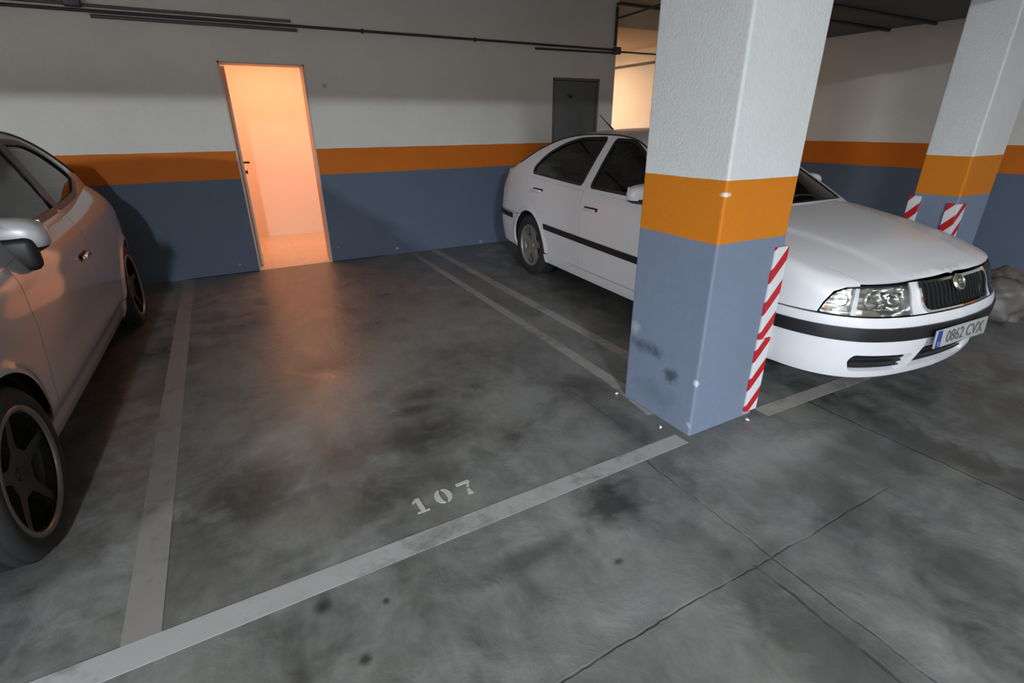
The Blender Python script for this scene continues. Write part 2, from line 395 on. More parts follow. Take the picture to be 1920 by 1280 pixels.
# vestibule behind the bright doorway
v = MB()
v.box(-0.5, -0.4, 0.2, 2.1, 0, 2.6); v.box(1.5, 1.6, 0.2, 2.1, 0, 2.6); v.box(-0.5, 1.6, 2.0, 2.1, 0, 2.6)
struct('wall_vestibule', v, M['peach_wall'], 'pale walls of the brightly lit vestibule behind the open door', 'wall')
struct('ceiling_vestibule', MB().box(-0.5, 1.6, 0.2, 2.1, 2.5, 2.6), M['peach_wall'], 'pale vestibule ceiling', 'ceiling')
def tile_mat():
    m, nt, b = newmat('vestibule_tiles')
    P = pos(nt)
    br = nt.nodes.new('ShaderNodeTexBrick'); L(nt, P, br.inputs['Vector'])
    br.offset = 0; br.inputs['Scale'].default_value = 3.0; br.inputs['Mortar Size'].default_value = 0.008
    br.inputs['Brick Width'].default_value = 1.0; br.inputs['Row Height'].default_value = 1.0
    br.inputs['Color1'].default_value = (0.70, 0.62, 0.52, 1); br.inputs['Color2'].default_value = (0.67, 0.59, 0.49, 1); br.inputs['Mortar'].default_value = (0.5, 0.43, 0.36, 1)
    sc = nt.nodes.new('ShaderNodeVectorMath'); sc.operation = 'MULTIPLY'; sc.inputs[1].default_value = (4, 9, 1); L(nt, P, sc.inputs[0])
    L(nt, mixc(nt, mrange(nt, noise(nt, 2.0, 5, 0.7, sc.outputs[0]), 0.5, 0.68, 0, 0.35), br.outputs['Color'], (0.36, 0.30, 0.22)), b.inputs['Base Color'])
    b.inputs['Roughness'].default_value = 0.35
    return m
struct('floor_vestibule', MB().box(-0.5, 1.6, 0.0, 2.1, -0.02, 0.004), tile_mat(), 'light tiled vestibule floor seen through the doorway', 'floor')

# door_1: frame, opened leaf with handle
d1 = empty('door_1', (DL, 0.0, 0)); tag(d1, 'bright doorway in the back wall with its door swung inward', 'door', kind='structure')
fr = MB()
for x0, x1, z0, z1 in ((0, 0.016, 0, DH), (DR-DL-0.016, DR-DL, 0, DH), (0, DR-DL, DH-0.016, DH)):
    fr.box(x0, x1, -0.004, 0.206, z0, z1)
fr.build('door_frame', simple('door_frame_paint', (0.60, 0.48, 0.40), 0.45), d1)
lf = MB().rbox((0.0, 0.36, 1.01), (0.04, 0.72, 2.02), 0.004, 2).build('door_leaf', simple('door_leaf_paint', (0.62, 0.56, 0.5), 0.45), d1)
lf.location = (0.042, 0.215, 0.01); lf.rotation_euler = (0, 0, R_(1.0))
hd = MB()
hd.rbox((0.022, 0.20, 1.04), (0.008, 0.045, 0.22), 0.003, 2)
hd.tube([(0.02, 0.20, 1.10), (0.075, 0.20, 1.10), (0.085, 0.215, 1.098), (0.085, 0.33, 1.09)], 0.011)
hd.tube([(0.02, 0.20, 1.0), (0.05, 0.20, 1.0)], 0.014)
hd.rbox((0.05, 0.20, 1.0), (0.012, 0.012, 0.045), 0.004, 2)
hd.build('door_handle', M['dark_metal'], lf)['label'] = 'dark lever handle'
# door_2: closed grey metal door
d2 = empty('door_2', (GL, 0.0, 0)); tag(d2, 'closed dark grey metal door behind the white car', 'door', kind='structure')
W2 = GR-GL
fr = MB()
for x0, x1, z0, z1 in ((0, 0.03, 0, GH), (W2-0.03, W2, 0, GH), (0, W2, GH-0.03, GH)):
    fr.box(x0, x1, 0.012, 0.19, z0, z1)
fr.build('door_frame', M['grey_door'], d2)
l2 = MB().rbox((W2/2, 0.05, GH/2-0.01), (W2-0.066, 0.045, GH-0.05), 0.004, 2).build('door_leaf', M['grey_door'], d2)
MB().rbox((0.30, 0.022, 1.81), (0.05, 0.014, 0.03), 0.004, 2).tube([(0.25, 0.024, 1.83), (0.30, 0.02, 1.815)], 0.008).build('door_latch', M['dark_metal'], l2)
MB().box(GL-0.03, GR+0.03, 0.2, 0.22, 0, GH+0.05).build('door_backing', M['soffit'], None)
bpy.data.objects['door_backing'].parent = d2; bpy.data.objects['door_backing'].location = (-GL, 0, 0)

# pillars
def pillar(name, x0, x1, y0, y1, label, z1=2.21):
    bm = bmesh.new(); bmesh.ops.create_cube(bm, size=1)
    for q in bm.verts: q.co = Vector(((x0+x1)/2+q.co.x*(x1-x0), (y0+y1)/2+q.co.y*(y1-y0), z1/2+q.co.z*z1))
    ed = [e for e in bm.edges if abs(e.verts[0].co.z-e.verts[1].co.z) > 1]
    bmesh.ops.bevel(bm, geom=ed, offset=0.012, segments=3, profile=0.5, affect='EDGES')
    mb = MB().bm(bm, smooth=False)
    o = mb.build(name, M['pillar']); tag(o, label, 'pillar', kind='structure')
    return o
pillar('pillar', 1.8366, 2.3091, -4.673, -4.173, 'large near pillar, white over orange over blue grey, in front of the white car')
pillar('pillar', 4.53, 5.0, -4.46, -4.17, 'second pillar at right edge, behind the white car bonnet')

# ------------------------------------------------------------------ floor markings (paint belongs to the floor)
def quad(name, pts, mat, label, th=0.002):
    mb = MB()
    n = len(pts)
    mb.add([(x, y, 0.0005) for x, y in pts]+[(x, y, th) for x, y in pts], [tuple(range(n, 2*n))]+[(i, (i+1) % n, n+(i+1) % n, n+i) for i in range(n)])
    o = mb.build(name, mat, floor); o['label'] = label
    return o
quad('bay_line', [(-2.9, -4.78), (1.79, -4.715), (1.785, -4.63), (-2.9, -4.662)], M['line'], 'white line across the front of bay 107')
quad('bay_line', [(-0.552, -4.655), (-0.443, -4.655), (-0.443, -0.02), (-0.552, -0.02)], M['line_dull'], 'worn white line beside the silver car', 0.0015)
quad('bay_line', [(1.795, -4.42), (1.83, -4.42), (1.835, -4.18), (1.925, -4.16), (1.945, -2.7), (1.965, -0.05), (1.895, -0.05), (1.868, -2.7), (1.845, -3.99)], M['line_worn'], 'white line running to the near pillar', 0.0015)
quad('bay_line', [(2.175, -4.64), (2.262, -4.64), (2.262, -0.05), (2.175, -0.05)], M['line_worn'], 'worn white line beside the white car', 0.0015)
quad('bay_line', [(2.36, -4.745), (4.5, -4.80), (4.5, -4.72), (2.36, -4.655)], M['line_worn'], 'worn white line across the white car bay', 0.002)
# stencilled number 1 0 7
def digits():
    mb = MB()
    t = 0.003
    def poly(pts, ox, oy, tilt):
        c, s = math.cos(tilt), math.sin(tilt)
        P = [(ox+x*c-y*s, oy+x*s+y*c) for x, y in pts]
        n = len(P)
        mb.add([(x, y, 0.0005) for x, y in P]+[(x, y, t) for x, y in P], [tuple(range(n, 2*n))]+[(i, (i+1) % n, n+(i+1) % n, n+i) for i in range(n)])
    # 1
    poly([(-0.008, -0.046), (0.012, -0.046), (0.012, 0.046), (-0.008, 0.046)], 0.465, -4.492, 0.03)
    poly([(-0.024, 0.022), (-0.010, 0.026), (-0.010, 0.044), (-0.024, 0.030)], 0.465, -4.492, 0.03)
    poly([(-0.024, -0.046), (-0.010, -0.046), (-0.010, -0.036), (-0.024, -0.036)], 0.465, -4.492, 0.03)
    poly([(0.014, -0.046), (0.028, -0.046), (0.028, -0.036), (0.014, -0.036)], 0.465, -4.492, 0.03)
    # 0 in two stencil halves
    for sgn in (-1, 1):
        pts = []
        for k in range(13):
            a = -PI/2+PI*k/12
            pts.append((sgn*(0.005+0.033*math.cos(a)), 0.044*math.sin(a)))
        for k in range(13):
            a = PI/2-PI*k/12
            pts.append((sgn*(0.005+0.008*math.cos(a)), 0.036*math.sin(a)))
        poly(pts if sgn > 0 else pts[::-1], 0.573, -4.485, 0.03)
    # 7
    poly([(-0.034, 0.026), (0.030, 0.026), (0.030, 0.044), (-0.034, 0.044)], 0.682, -4.482, 0.05)
    poly([(0.012, 0.0), (0.026, 0.022), (0.012, 0.022), (0.004, 0.004)], 0.682, -4.482, 0.05)
    poly([(-0.012, -0.046), (0.014, -0.046), (0.008, -0.008), (-0.004, -0.012)], 0.682, -4.482, 0.05)
    o = mb.build('bay_number', M['digits'], floor); o['label'] = 'stencilled white bay number 107'
digits()

# ------------------------------------------------------------------ hazard guards on the pillars
def stripe_mat():
    m, nt, b = newmat('hazard_stripes')
    tc = nt.nodes.new('ShaderNodeTexCoord').outputs['Object']
    sp = nt.nodes.new('ShaderNodeSeparateXYZ'); L(nt, tc, sp.inputs[0])
    # diagonal bands on both faces of the angle: distance across the wrap minus height
    q = math_(nt, 'SUBTRACT', sp.outputs[2], math_(nt, 'MULTIPLY', math_(nt, 'SUBTRACT', sp.outputs[0], sp.outputs[1]), 1.15))
    q = math_(nt, 'FRACT', math_(nt, 'DIVIDE', math_(nt, 'ADD', q, 0.055+0.165*30), 0.165))
    f = math_(nt, 'GREATER_THAN', q, 0.57)
    L(nt, mixc(nt, f, (0.62, 0.62, 0.64), (0.46, 0.012, 0.018)), b.inputs['Base Color'])
    b.inputs['Roughness'].default_value = 0.4
    return m
M['stripe'] = stripe_mat()
def guard(x, y, z0, z1, sx, sy, label, leg=0.075, leg2=0.05, th=0.016):
    """L-shaped foam corner guard; its corner sits at x, y; legs run along sx and sy"""
    mb = MB()
    pts = [(-sx*th, -sy*th), (sx*leg, -sy*th), (sx*leg, 0), (0, 0), (0, sy*leg2), (-sx*th, sy*leg2)]
    bm = bmesh.new()
    vs = [bm.verts.new((px, py, 0)) for px, py in pts]
    bm.faces.new(vs)
    ex = bmesh.ops.extrude_face_region(bm, geom=bm.faces[:])
    for q in ex['geom']:
        if isinstance(q, bmesh.types.BMVert): q.co.z = z1-z0
    bmesh.ops.recalc_face_normals(bm, faces=bm.faces[:])
    bmesh.ops.bevel(bm, geom=bm.edges[:], offset=0.003, segments=2, profile=0.5, affect='EDGES')
    mb.bm(bm, smooth=False)
    o = mb.build('corner_guard', M['stripe']); o.location = (x, y, z0)
    tag(o, label, 'corner guard', 'striped corner guards')
    return o
guard(2.3091, -4.673, 0.455, 0.925, -1, 1, 'upper red and white striped guard on the near pillar corner')
guard(2.3091, -4.673, 0.03, 0.452, -1, 1, 'lower red and white striped guard near the foot of the near pillar')
guard(4.53, -4.46, 0.42, 0.93, 1, 1, 'striped guard on the front corner of the second pillar', 0.09, 0.06)
guard(4.53, -4.17, 0.42, 0.96, 1, -1, 'striped guard on the back corner of the second pillar', 0.06, 0.06)

# ------------------------------------------------------------------ conduits and boxes on the back wall
def pipe(pts, r, mat, label, name='conduit_pipe', clips=()):
    o = MB().tube(pts, r, 12).build(name, mat); tag(o, label, 'pipe')
    for p in clips:
        MB().rbox(p, (0.02, 0.035, r*2+0.018), 0.004, 2).build('pipe_clip', M['conduit'], o)
    return o
pipe([(-9.9, -0.028, 2.380), (4.935, -0.028, 2.380)], 0.013, M['conduit'], 'long dark conduit along the top of the back wall',
     clips=[(x, -0.018, 2.380) for x in (-2.0, 1.6, 2.9)])
pipe([(-0.70, -0.018, 2.345), (0.95, -0.018, 2.345)], 0.015, M['conduit_grey'], 'short grey conduit under the long one, ending beside the doorway')
pipe([(-9.9, -0.024, 2.425), (-0.865, -0.024, 2.425)], 0.014, M['conduit_grey'], 'grey conduit entering the left junction box')
pipe([(-0.735, -0.024, 2.42), (0.9, -0.024, 2.418)], 0.012, M['conduit_grey'], 'thin grey conduit leaving the left junction box')
pipe([(3.72, -0.018, 2.335), (4.925, -0.018, 2.345)], 0.012, M['conduit'], 'short dark conduit above the grey door')
def jbox(x, z, s, label):
    t = empty('junction_box', (x, 0, z)); tag(t, label, 'junction box')
    MB().rbox((0, -0.032, 0), (s, 0.064, s), 0.008, 3).build('box_body', M['box_grey'], t)
    MB().rbox((0, -0.068, 0), (s*0.92, 0.012, s*0.92), 0.005, 2).build('box_lid', M['box_grey'], t)
    return t
jbox(-0.80, 2.462, 0.12, 'square grey junction box at the upper left of the back wall')
jbox(4.985, 2.37, 0.09, 'small dark junction box at the end of the back wall')
pipe([(4.955, -0.03, 2.425), (4.955, -0.03, 2.86), (4.96, -0.03, 2.90), (5.0, -0.03, 2.91), (5.6, -0.06, 2.90), (6.9, 0.1, 2.9)], 0.02, M['conduit'], 'dark conduit rising at the end of the back wall')
pipe([(4.965, -0.03, 2.74), (4.93, -0.85, 2.755)], 0.013, M['conduit'], 'thin dark conduit branching from the riser')
pipe([(5.035, -0.03, 2.36), (6.95, 0.9, 2.50)], 0.012, M['conduit'], 'cable slung from the small junction box into the recess')
pipe([(6.975, 0.25, 2.45), (6.975, 4.7, 2.45)], 0.02, M['conduit_grey'], 'pipe along the peach lit wall of the recess')
for k, yy in enumerate((-2.88, -2.42)):
    pipe([(4.75, yy, 2.425), (6.98, yy+0.04, 2.425)], 0.018, M['conduit'], ('nearer' if k == 0 else 'farther')+' dark pipe under the lowered ceiling by the right wall')

# lamps
for i, (lx, ly, pw) in enumerate(AISLE_LAMPS):
    t = empty('ceiling_lamp', (lx, ly, 3.0)); tag(t, ['twin tube ceiling lamp in the middle of the aisle', 'twin tube ceiling lamp at the right of the aisle', 'twin tube ceiling lamp at the left of the aisle'][i], 'lamp', 'aisle ceiling lamps')
    MB().rbox((0, 0, -0.03), (0.16, 1.55, 0.06), 0.01, 2).build('lamp_housing', M['lamp_body'], t)
    for sy in (-0.035, 0.035): MB().tube([(sy, -0.75, -0.075), (sy, 0.75, -0.075)], 0.013, 10).build('tube', M['tube_cool'], t)
for (x, y, z, sx, sy, lb) in ((0.72, 0.95, 2.5, 1.24, 0.94, 'wide warm ceiling lamp of the vestibule'), (5.5, 2.6, 2.69, 0.54, 0.54, 'square warm ceiling lamp of the recess')):
    t = empty('ceiling_lamp', (x, y, z)); tag(t, lb, 'lamp')
    MB().rbox((0, 0, -0.03), (sx, sy, 0.06), 0.01, 2).build('lamp_housing', M['lamp_body'], t)
    MB().rbox((0, 0, -0.062), (sx-0.06, sy-0.06, 0.012), 0.004, 2).build('diffuser', M['tube_warm'], t)
for k, (x, y, lb) in enumerate(((1.80, -4.15, 'tiny white paint chip on the floor by the back left corner of the near pillar'), (1.765, -4.545, 'tiny white paint chip on the floor by the front left corner of the near pillar'), (2.22, -4.72, 'tiny white paint chip on the floor in front of the near pillar'))):
    o = MB().rbox((0, 0, 0.005), (0.020, 0.013, 0.010), 0.003, 2).build('paint_chip', M['lamp_body'])
    o.location = (x, y, 0.002); o.rotation_euler = (0, 0, 0.7*k+0.3)
    tag(o, lb, 'paint chip', 'fallen paint chips')

# ------------------------------------------------------------------ cars
def crom(pts, n=12, closed=False):
    """Catmull-Rom through 2D points (centripetal-like, chord scaled)"""
    P = [np.array(p, float) for p in pts]
    out = []
    m = len(P)
    for i in range(m-1 if not closed else m):
        p1, p2 = P[i], P[(i+1) % m]
        p0 = P[i-1] if (i > 0 or closed) else 2*p1-p2
        p3 = P[(i+2) % m] if (i+2 < m or closed) else 2*p2-p1
        d1 = max(np.linalg.norm(p2-p1), 1e-6)
        da = max(np.linalg.norm(p1-p0), 1e-6); db = max(np.linalg.norm(p3-p2), 1e-6)
        t1 = ((p1-p0)/da*d1/(da+d1)*da/da*1.0 + 0) if False else (p2-p0)/(da+d1)*d1
        t2 = (p3-p1)/(d1+db)*d1
        for k in range(n):
            t = k/n
            h = (2*t**3-3*t**2+1)*p1+(t**3-2*t**2+t)*t1+(-2*t**3+3*t**2)*p2+(t**3-t**2)*t2
            out.append(tuple(h))
    if not closed: out.append(tuple(P[-1]))
    return out
def round_poly(pts, r, n=5):
    """round the corners of a closed polygon; r one radius or one per corner"""
    m = len(pts); out = []
    for i in range(m):
        p = np.array(pts[i], float); a = np.array(pts[i-1], float); b = np.array(pts[(i+1) % m], float)
        ri = r[i] if isinstance(r, (list, tuple)) else r
        la, lb = np.linalg.norm(a-p), np.linalg.norm(b-p)
        d = min(ri, la*0.45, lb*0.45)
        if d < 1e-5: out.append(tuple(p)); continue
        q0 = p+(a-p)/la*d; q1 = p+(b-p)/lb*d
        for k in range(n+1):
            t = k/n
            out.append(tuple((1-t)**2*q0+2*t*(1-t)*p+t*t*q1))
    return out
def resample(poly, step):
    out = []
    m = len(poly)
    for i in range(m):
        a = np.array(poly[i], float); b = np.array(poly[(i+1) % m], float)
        d = np.linalg.norm(b-a)
        if d < 1e-7: continue
        k = max(1, int(math.ceil(d/step-1e-6)))
        for j in range(k): out.append(tuple(a+(b-a)*j/k))
    return out
def inside(px, py, poly):
    r = np.zeros(px.shape, bool)
    m = len(poly)
    for i in range(m):
        x1, y1 = poly[i]; x2, y2 = poly[(i+1) % m]
        if y1 == y2: continue
        c = ((y1 > py) != (y2 > py)) & (px < (x2-x1)*(py-y1)/(y2-y1)+x1)
        r ^= c
    return r
def panel(mb, fn, poly, holes=(), step=0.04, off=0.0, rim=0.0, mi=0, mirror=False, center=(0, 0, 0.55), nfn=None):
    """sheet over the domain polygon, mapped by fn(u,v)->(x,y,z), pushed out by off, with edges turned in by rim"""
    loops = [resample(poly, step)]+[resample(h, step) for h in holes]
    V = []; E = []
    for lp in loops:
        n = len(V)
        V += lp; E += [(n+i, n+(i+1) % len(lp)) for i in range(len(lp))]
    nb = len(V)
    B = np.array(V)
    x0, y0 = B.min(0); x1, y1 = B.max(0)
    gx = np.arange(x0+step*0.5, x1, step); gy = np.arange(y0+step*0.5, y1, step*0.87)
    if len(gx) and len(gy):
        X, Y = np.meshgrid(gx, gy); X = X+(np.arange(len(gy)) % 2)[:, None]*step*0.5
        X = X.ravel(); Y = Y.ravel()
        ok = inside(X, Y, loops[0])
        for h in loops[1:]: ok &= ~inside(X, Y, h)
        X, Y = X[ok], Y[ok]
        keep = []
        S0 = np.array([V[i] for i, j in E]); S1 = np.array([V[j] for i, j in E]); SD = S1-S0; SL = (SD**2).sum(1)
        for a, b in zip(X, Y):
            t = np.clip(((a-S0[:, 0])*SD[:, 0]+(b-S0[:, 1])*SD[:, 1])/SL, 0, 1)
            if ((S0[:, 0]+t*SD[:, 0]-a)**2+(S0[:, 1]+t*SD[:, 1]-b)**2).min() > (step*0.42)**2: keep.append((float(a), float(b)))
        V = V+keep
    vs, es, fs, ov, oe, of = delaunay_2d_cdt([Vector(p) for p in V], E, [], 0, 1e-6)
    C = np.array([[(vs[f[0]].x+vs[f[1]].x+vs[f[2]].x)/3, (vs[f[0]].y+vs[f[1]].y+vs[f[2]].y)/3] for f in fs])
    ok = inside(C[:, 0], C[:, 1], loops[0])
    for h in loops[1:]: ok &= ~inside(C[:, 0], C[:, 1], h)
    F = [tuple(f) for f, k in zip(fs, ok) if k]
    h = 0.002
    P = []; Nn = []
    for v in vs:
        p = Vector(fn(v.x, v.y))
        du = Vector(fn(v.x+h, v.y))-Vector(fn(v.x-h, v.y)); dv = Vector(fn(v.x, v.y+h))-Vector(fn(v.x, v.y-h))
        n = du.cross(dv)
        if n.length > 1e-12: n.normalize()
        P.append(p); Nn.append(n)
    used = sorted({i for f in F for i in f})
    s = sum(Nn[i].dot(P[i]-Vector(center)) for i in used)
    sg = 1 if s >= 0 else -1
    Q = [p+n*(sg*off) for p, n in zip(P, Nn)]
    if sg < 0: F = [f[::-1] for f in F]
    rv, rf = [], []
    if rim:
        from collections import Counter
        ed = Counter()
        for f in F:
            for i in range(3): ed[(f[i], f[(i+1) % 3])] += 1
        be = [e for e in ed if (e[1], e[0]) not in ed]
        idx = {}
        for a, b in be:
            for q in (a, b):
                if q not in idx:
                    idx[q] = len(rv); rv.append(Q[q]); rv.append(Q[q]-Nn[q]*(sg*rim))
            rf.append((idx[a], idx[a]+1, idx[b]+1, idx[b]))
    rm = {o: k for k, o in enumerate(used)}
    Qu = [Q[i] for i in used]; Fu = [tuple(rm[i] for i in f) for f in F]
    NN = []
    for i in used:
        q = Nn[i]*sg
        if nfn: q = nfn(vs[i].x, vs[i].y, q)
        NN.append(q)
    sides = ((1,),) if not mirror else ((1,), (-1,))
    for (m,) in sides:
        fl = (lambda f: f) if m == 1 else (lambda f: f[::-1])
        n0 = len(mb.v)
        mb.add([(p.x*m, p.y, p.z) for p in Qu], [fl(f) for f in Fu], True, mi)
        for k, q in enumerate(NN):
            if q.length > 0.5: mb.nm[n0+k] = (q.x*m, q.y, q.z)
        if rv: mb.add([(p.x*m, p.y, p.z) for p in rv], [fl(f) for f in rf], True, mi)
    return mb
def lerp(x, tab):
    return float(np.interp(x, [t[0] for t in tab], [t[1] for t in tab]))
def smooth_tab(tab, n=10):
    return crom(tab, n)

class Car:
    """body surfaces in car coordinates: x = side (either sign), y = distance from the nose, z up"""
    def __init__(c, plan, Ds, Df, Dr, zs, zc, gh, k1, k2, crown, bow, axles, arch, y0):
        c.y0 = y0
        pl = crom(plan, 24)
        a = np.array([p[0] for p in pl]); s = np.array([p[1] for p in pl])
        u = np.concatenate([[0], np.cumsum(np.hypot(np.diff(a), np.diff(s)))])
        c.U = np.linspace(0, u[-1], 900)
        c.A = np.interp(c.U, u, a); c.S = np.interp(c.U, u, s)
        ta = np.gradient(c.A, c.U); ts = np.gradient(c.S, c.U)
        l = np.hypot(ta, ts); ta /= l; ts /= l
        k = np.ones(25)/25
        pad = lambda q, e: np.convolve(np.concatenate([e*q[12:0:-1], q, e*q[-2:-14:-1]]), k, 'valid')
        ta, ts = pad(ta, -1), pad(ts, 1); l = np.hypot(ta, ts); ta /= l; ts /= l
        c.na = -ts; c.ns = ta
        c.Ds, c.Df, c.Dr = smooth_tab(Ds), smooth_tab(Df), smooth_tab(Dr)
        c.zs_, c.zc_ = smooth_tab(zs), smooth_tab(zc)
        c.axles, c.arch = axles, arch
        c.k1, c.k2 = k1, k2
        c.umax = u[-1]
        # shoulder edge
        c.Eu = c.U
        e = [c.wrap3(q, c.zs(q)) for q in c.U]
        c.Ea = np.array([q[1] for q in e]); c.Es = np.array([q[0] for q in e]); c.Ez = np.array([q[2] for q in e])
        mid = len(c.U)//2
        c.mid = mid
        c.gh = crom(gh, 14)
        ga = np.array([p[0] for p in c.gh]); gz = np.array([p[1] for p in c.gh])
        c.gt = np.concatenate([[0], np.cumsum(np.hypot(np.diff(ga), np.diff(gz)))])
        c.ga, c.gz = ga, gz
        c.crown, c.bow = crown, bow
    def zs(c, u): return lerp(np.interp(u, c.U, c.A), c.zs_)
    def wrap3(c, u, z):
        a = np.interp(u, c.U, c.A); s = np.interp(u, c.U, c.S)
        na = np.interp(u, c.U, c.na); ns = np.interp(u, c.U, c.ns)
        d = ns*ns*lerp(z, c.Ds)+na*na*(lerp(z, c.Df) if na < 0 else lerp(z, c.Dr))
        for ax in c.axles:
            r = math.hypot(a-ax, z-c.arch[1])
            d -= ns*ns*c.arch[2]*math.exp(-((r-c.arch[0])/0.035)**2)
        return (s-ns*d, a-na*d, z)
    def u_of(c, a):      # along the flank
        return float(np.interp(a, c.A, c.U))
    # domain maps ---- all return local coordinates with y shifted
    def wrap(c, u, z):
        if u < 0: p = c.wrap3(-u, z); return (-p[0], p[1]-c.y0, p[2])
        p = c.wrap3(u, z); return (p[0], p[1]-c.y0, p[2])
    def wrap_rear(c, w, z):   # w measured from the rear centre line, either sign
        p = c.wrap3(c.umax-abs(w), z); return (math.copysign(p[0], w), p[1]-c.y0, p[2])
    def edge_at(c, a, rear=False):
        if rear:
            i = slice(c.mid, None); aa, ss, zz = c.Ea[i], c.Es[i], c.Ez[i]
        else:
            i = slice(0, c.mid); aa, ss, zz = c.Ea[i], c.Es[i], c.Ez[i]
        return float(np.interp(a, aa, ss)), float(np.interp(a, aa, zz))
    def top(c, a, s, rear=False):
        se, ze = c.edge_at(a, rear)
        v = min(1.0, abs(s)/max(se, 1e-3))
        h = max(0.0, lerp(a, c.zc_)-ze)
        z = ze+h*(1-v**2.4)
        if not rear and c.crease:
            ww = c.crease[0]+c.crease[1]*a
            z += c.crease[2]*min(1.0, max(0.0, (a-0.1)/0.25))*(1/(1+math.exp((abs(s)-ww)/0.012)))
        return (s, a-c.y0, z)
    crease = None
    def side(c, a, z):
        se, ze = c.edge_at(a, a > 2.5)
        dz = z-ze
        return (se-c.k1*dz-c.k2*dz*dz, a-c.y0, z)
    def strip(c, t, v):
        a = float(np.interp(t, c.gt, c.ga)); z = float(np.interp(t, c.gt, c.gz))
        s = c.side(a, z)[0]
        fr = t/c.gt[-1]
        return (s*v, a-c.y0+lerp(fr, c.bow)*(1-v*v), z+lerp(fr, c.crown)*(1-abs(v)**2.4))
    def t_of(c, a): return float(np.interp(a, c.ga, c.gt))
    # polygons
    def arc(c, ax, r, zlo, front_to_rear=True, n=26):
        zc = c.arch[1]
        a0 = math.asin(max(-1, min(1, (zlo-zc)/r)))
        th = np.linspace(PI-a0, a0, n)
        pts = [(c.u_of(ax+r*math.cos(q)), zc+r*math.sin(q)) for q in th]
        return pts if front_to_rear else pts[::-1]
    def edge_pts(c, u0, u1, step=0.03, dz=0.0):
        n = max(2, int(abs(u1-u0)/step))
        return [(u, c.zs(u)-dz) for u in np.linspace(u0, u1, n)]

def wheel(name, R, width, rim_r, spokes, mats, parent, loc, side, spoke_w, steer=0.0, barrel=0.02):
    w = empty(name); w.parent = parent; w.location = loc; w.rotation_euler = (0, 0, (0 if side > 0 else PI)+steer)
    h = width/2
    prof = [(rim_r, -h*0.9), (rim_r+0.03, -h), (R-0.03, -h*0.97), (R-0.008, -h*0.80)]
    for k in range(4):
        x = -h*0.6+k*h*0.4
        prof += [(R, x-0.022), (R, x+0.008), (R-0.007, x+0.010), (R-0.007, x+0.014)]
    prof += [(R-0.008, h*0.80), (R-0.03, h*0.97), (rim_r+0.035, h), (rim_r+0.012, h*0.98), (rim_r, h*0.88)]
    MB().lathe(prof, 56, 'x').build('tyre', mats[0], w)
    m = MB()
    m.lathe([(rim_r+0.012, h*0.93), (rim_r+0.004, h*0.95), (rim_r-0.008, h*0.90), (rim_r-0.014, h*0.62), (rim_r-0.03, 0.0), (rim_r-0.03, -h*0.8)], 56, 'x')
    # spoked face
    ri, ro = rim_r*0.30, rim_r-0.022
    holes = []
    for k in range(spokes):
        a0 = 2*PI*k/spokes+PI/spokes+0.2
        g = PI/spokes
        wi = g-spoke_w/2/ri; wo = g-spoke_w*0.5/ro
        wi = max(wi, 0.12)
        pts = [(ri*1.25*math.cos(a0+q), ri*1.25*math.sin(a0+q)) for q in (-wi*0.8, 0, wi*0.8)]+[(ro*math.cos(a0+q), ro*math.sin(a0+q)) for q in np.linspace(wo, -wo, 6)]
        holes.append(round_poly(pts, 0.018, 3))
    out = [(rim_r*0.965*math.cos(2*PI*k/56), rim_r*0.965*math.sin(2*PI*k/56)) for k in range(56)]
    def face(y, z):
        r = math.hypot(y, z)/rim_r
        return (h*(0.62+0.22*r*r-0.10*max(0, 0.3-r)), y, z)
    panel(m, face, out, holes, step=0.022, rim=0.028, center=(0, 0, 0))
    m.build('rim', mats[1], w)
    MB().lathe([(0.0, h*0.66), (0.022, h*0.66), (0.028, h*0.62), (0.028, h*0.5)], 20, 'x').build('hub_cap', mats[1], w)
    d = MB().lathe([(0.03, h*0.1), (rim_r*0.68, h*0.1), (rim_r*0.68, h*0.02), (0.03, h*0.02)], 32, 'x', closed=True)
    d.build('brake_disc', mats[2], w)
    return w

def seat(parent, x, y, mat, wide=0.5):
    m = MB()
    m.rbox((x, y, 0.42), (wide, 0.52, 0.20), 0.06, 3)
    m.rbox((x, y+0.30, 0.72), (wide, 0.16, 0.60), 0.06, 3, rot=Matrix.Rotation(R_(-14), 3, 'X'))
    if wide < 0.7: m.rbox((x, y+0.40, 1.10), (0.26, 0.10, 0.18), 0.04, 3)
    else:
        for q in (-0.4, 0.4): m.rbox((x+q, y+0.40, 1.08), (0.24, 0.10, 0.14), 0.04, 3)
    return m.build('seat' if wide < 0.7 else 'rear_bench', mat, parent)

M['tyre'] = simple('tyre_rubber', (0.018, 0.019, 0.020), 0.75, var=0.25, scale=20)
M['rubber'] = simple('black_trim', (0.012, 0.012, 0.014), 0.45, var=0.2, scale=10)
M['seal'] = simple('black_seal', (0.008, 0.008, 0.009), 0.4)
M['liner'] = simple('dark_liner', (0.006, 0.006, 0.006), 0.9)
M['cloth'] = simple('seat_cloth', (0.03, 0.03, 0.033), 0.9, bumpk=0.2)
M['brake'] = simple('brake_iron', (0.06, 0.055, 0.05), 0.5, 0.8)
M['chrome'] = simple('chrome', (0.75, 0.73, 0.70), 0.12, 1.0, var=0.02)
M['glass_dark'] = glass('window_glass', (0.30, 0.33, 0.32), 0.05, 0.015)
M['glass_clear'] = glass('lamp_glass', (0.92, 0.94, 0.94), 0.10, 0.02)
M['tail'] = simple('tail_lamp_red', (0.35, 0.01, 0.012), 0.15, coat=1.0)
M['white_paint'] = simple('white_car_paint', (0.69, 0.68, 0.71), 0.40, coat=0.3, var=0.025, scale=3)
M['silver_paint'] = simple('silver_car_paint', (0.45, 0.445, 0.46), 0.36, 0.2, coat=1.0, var=0.03, scale=3)
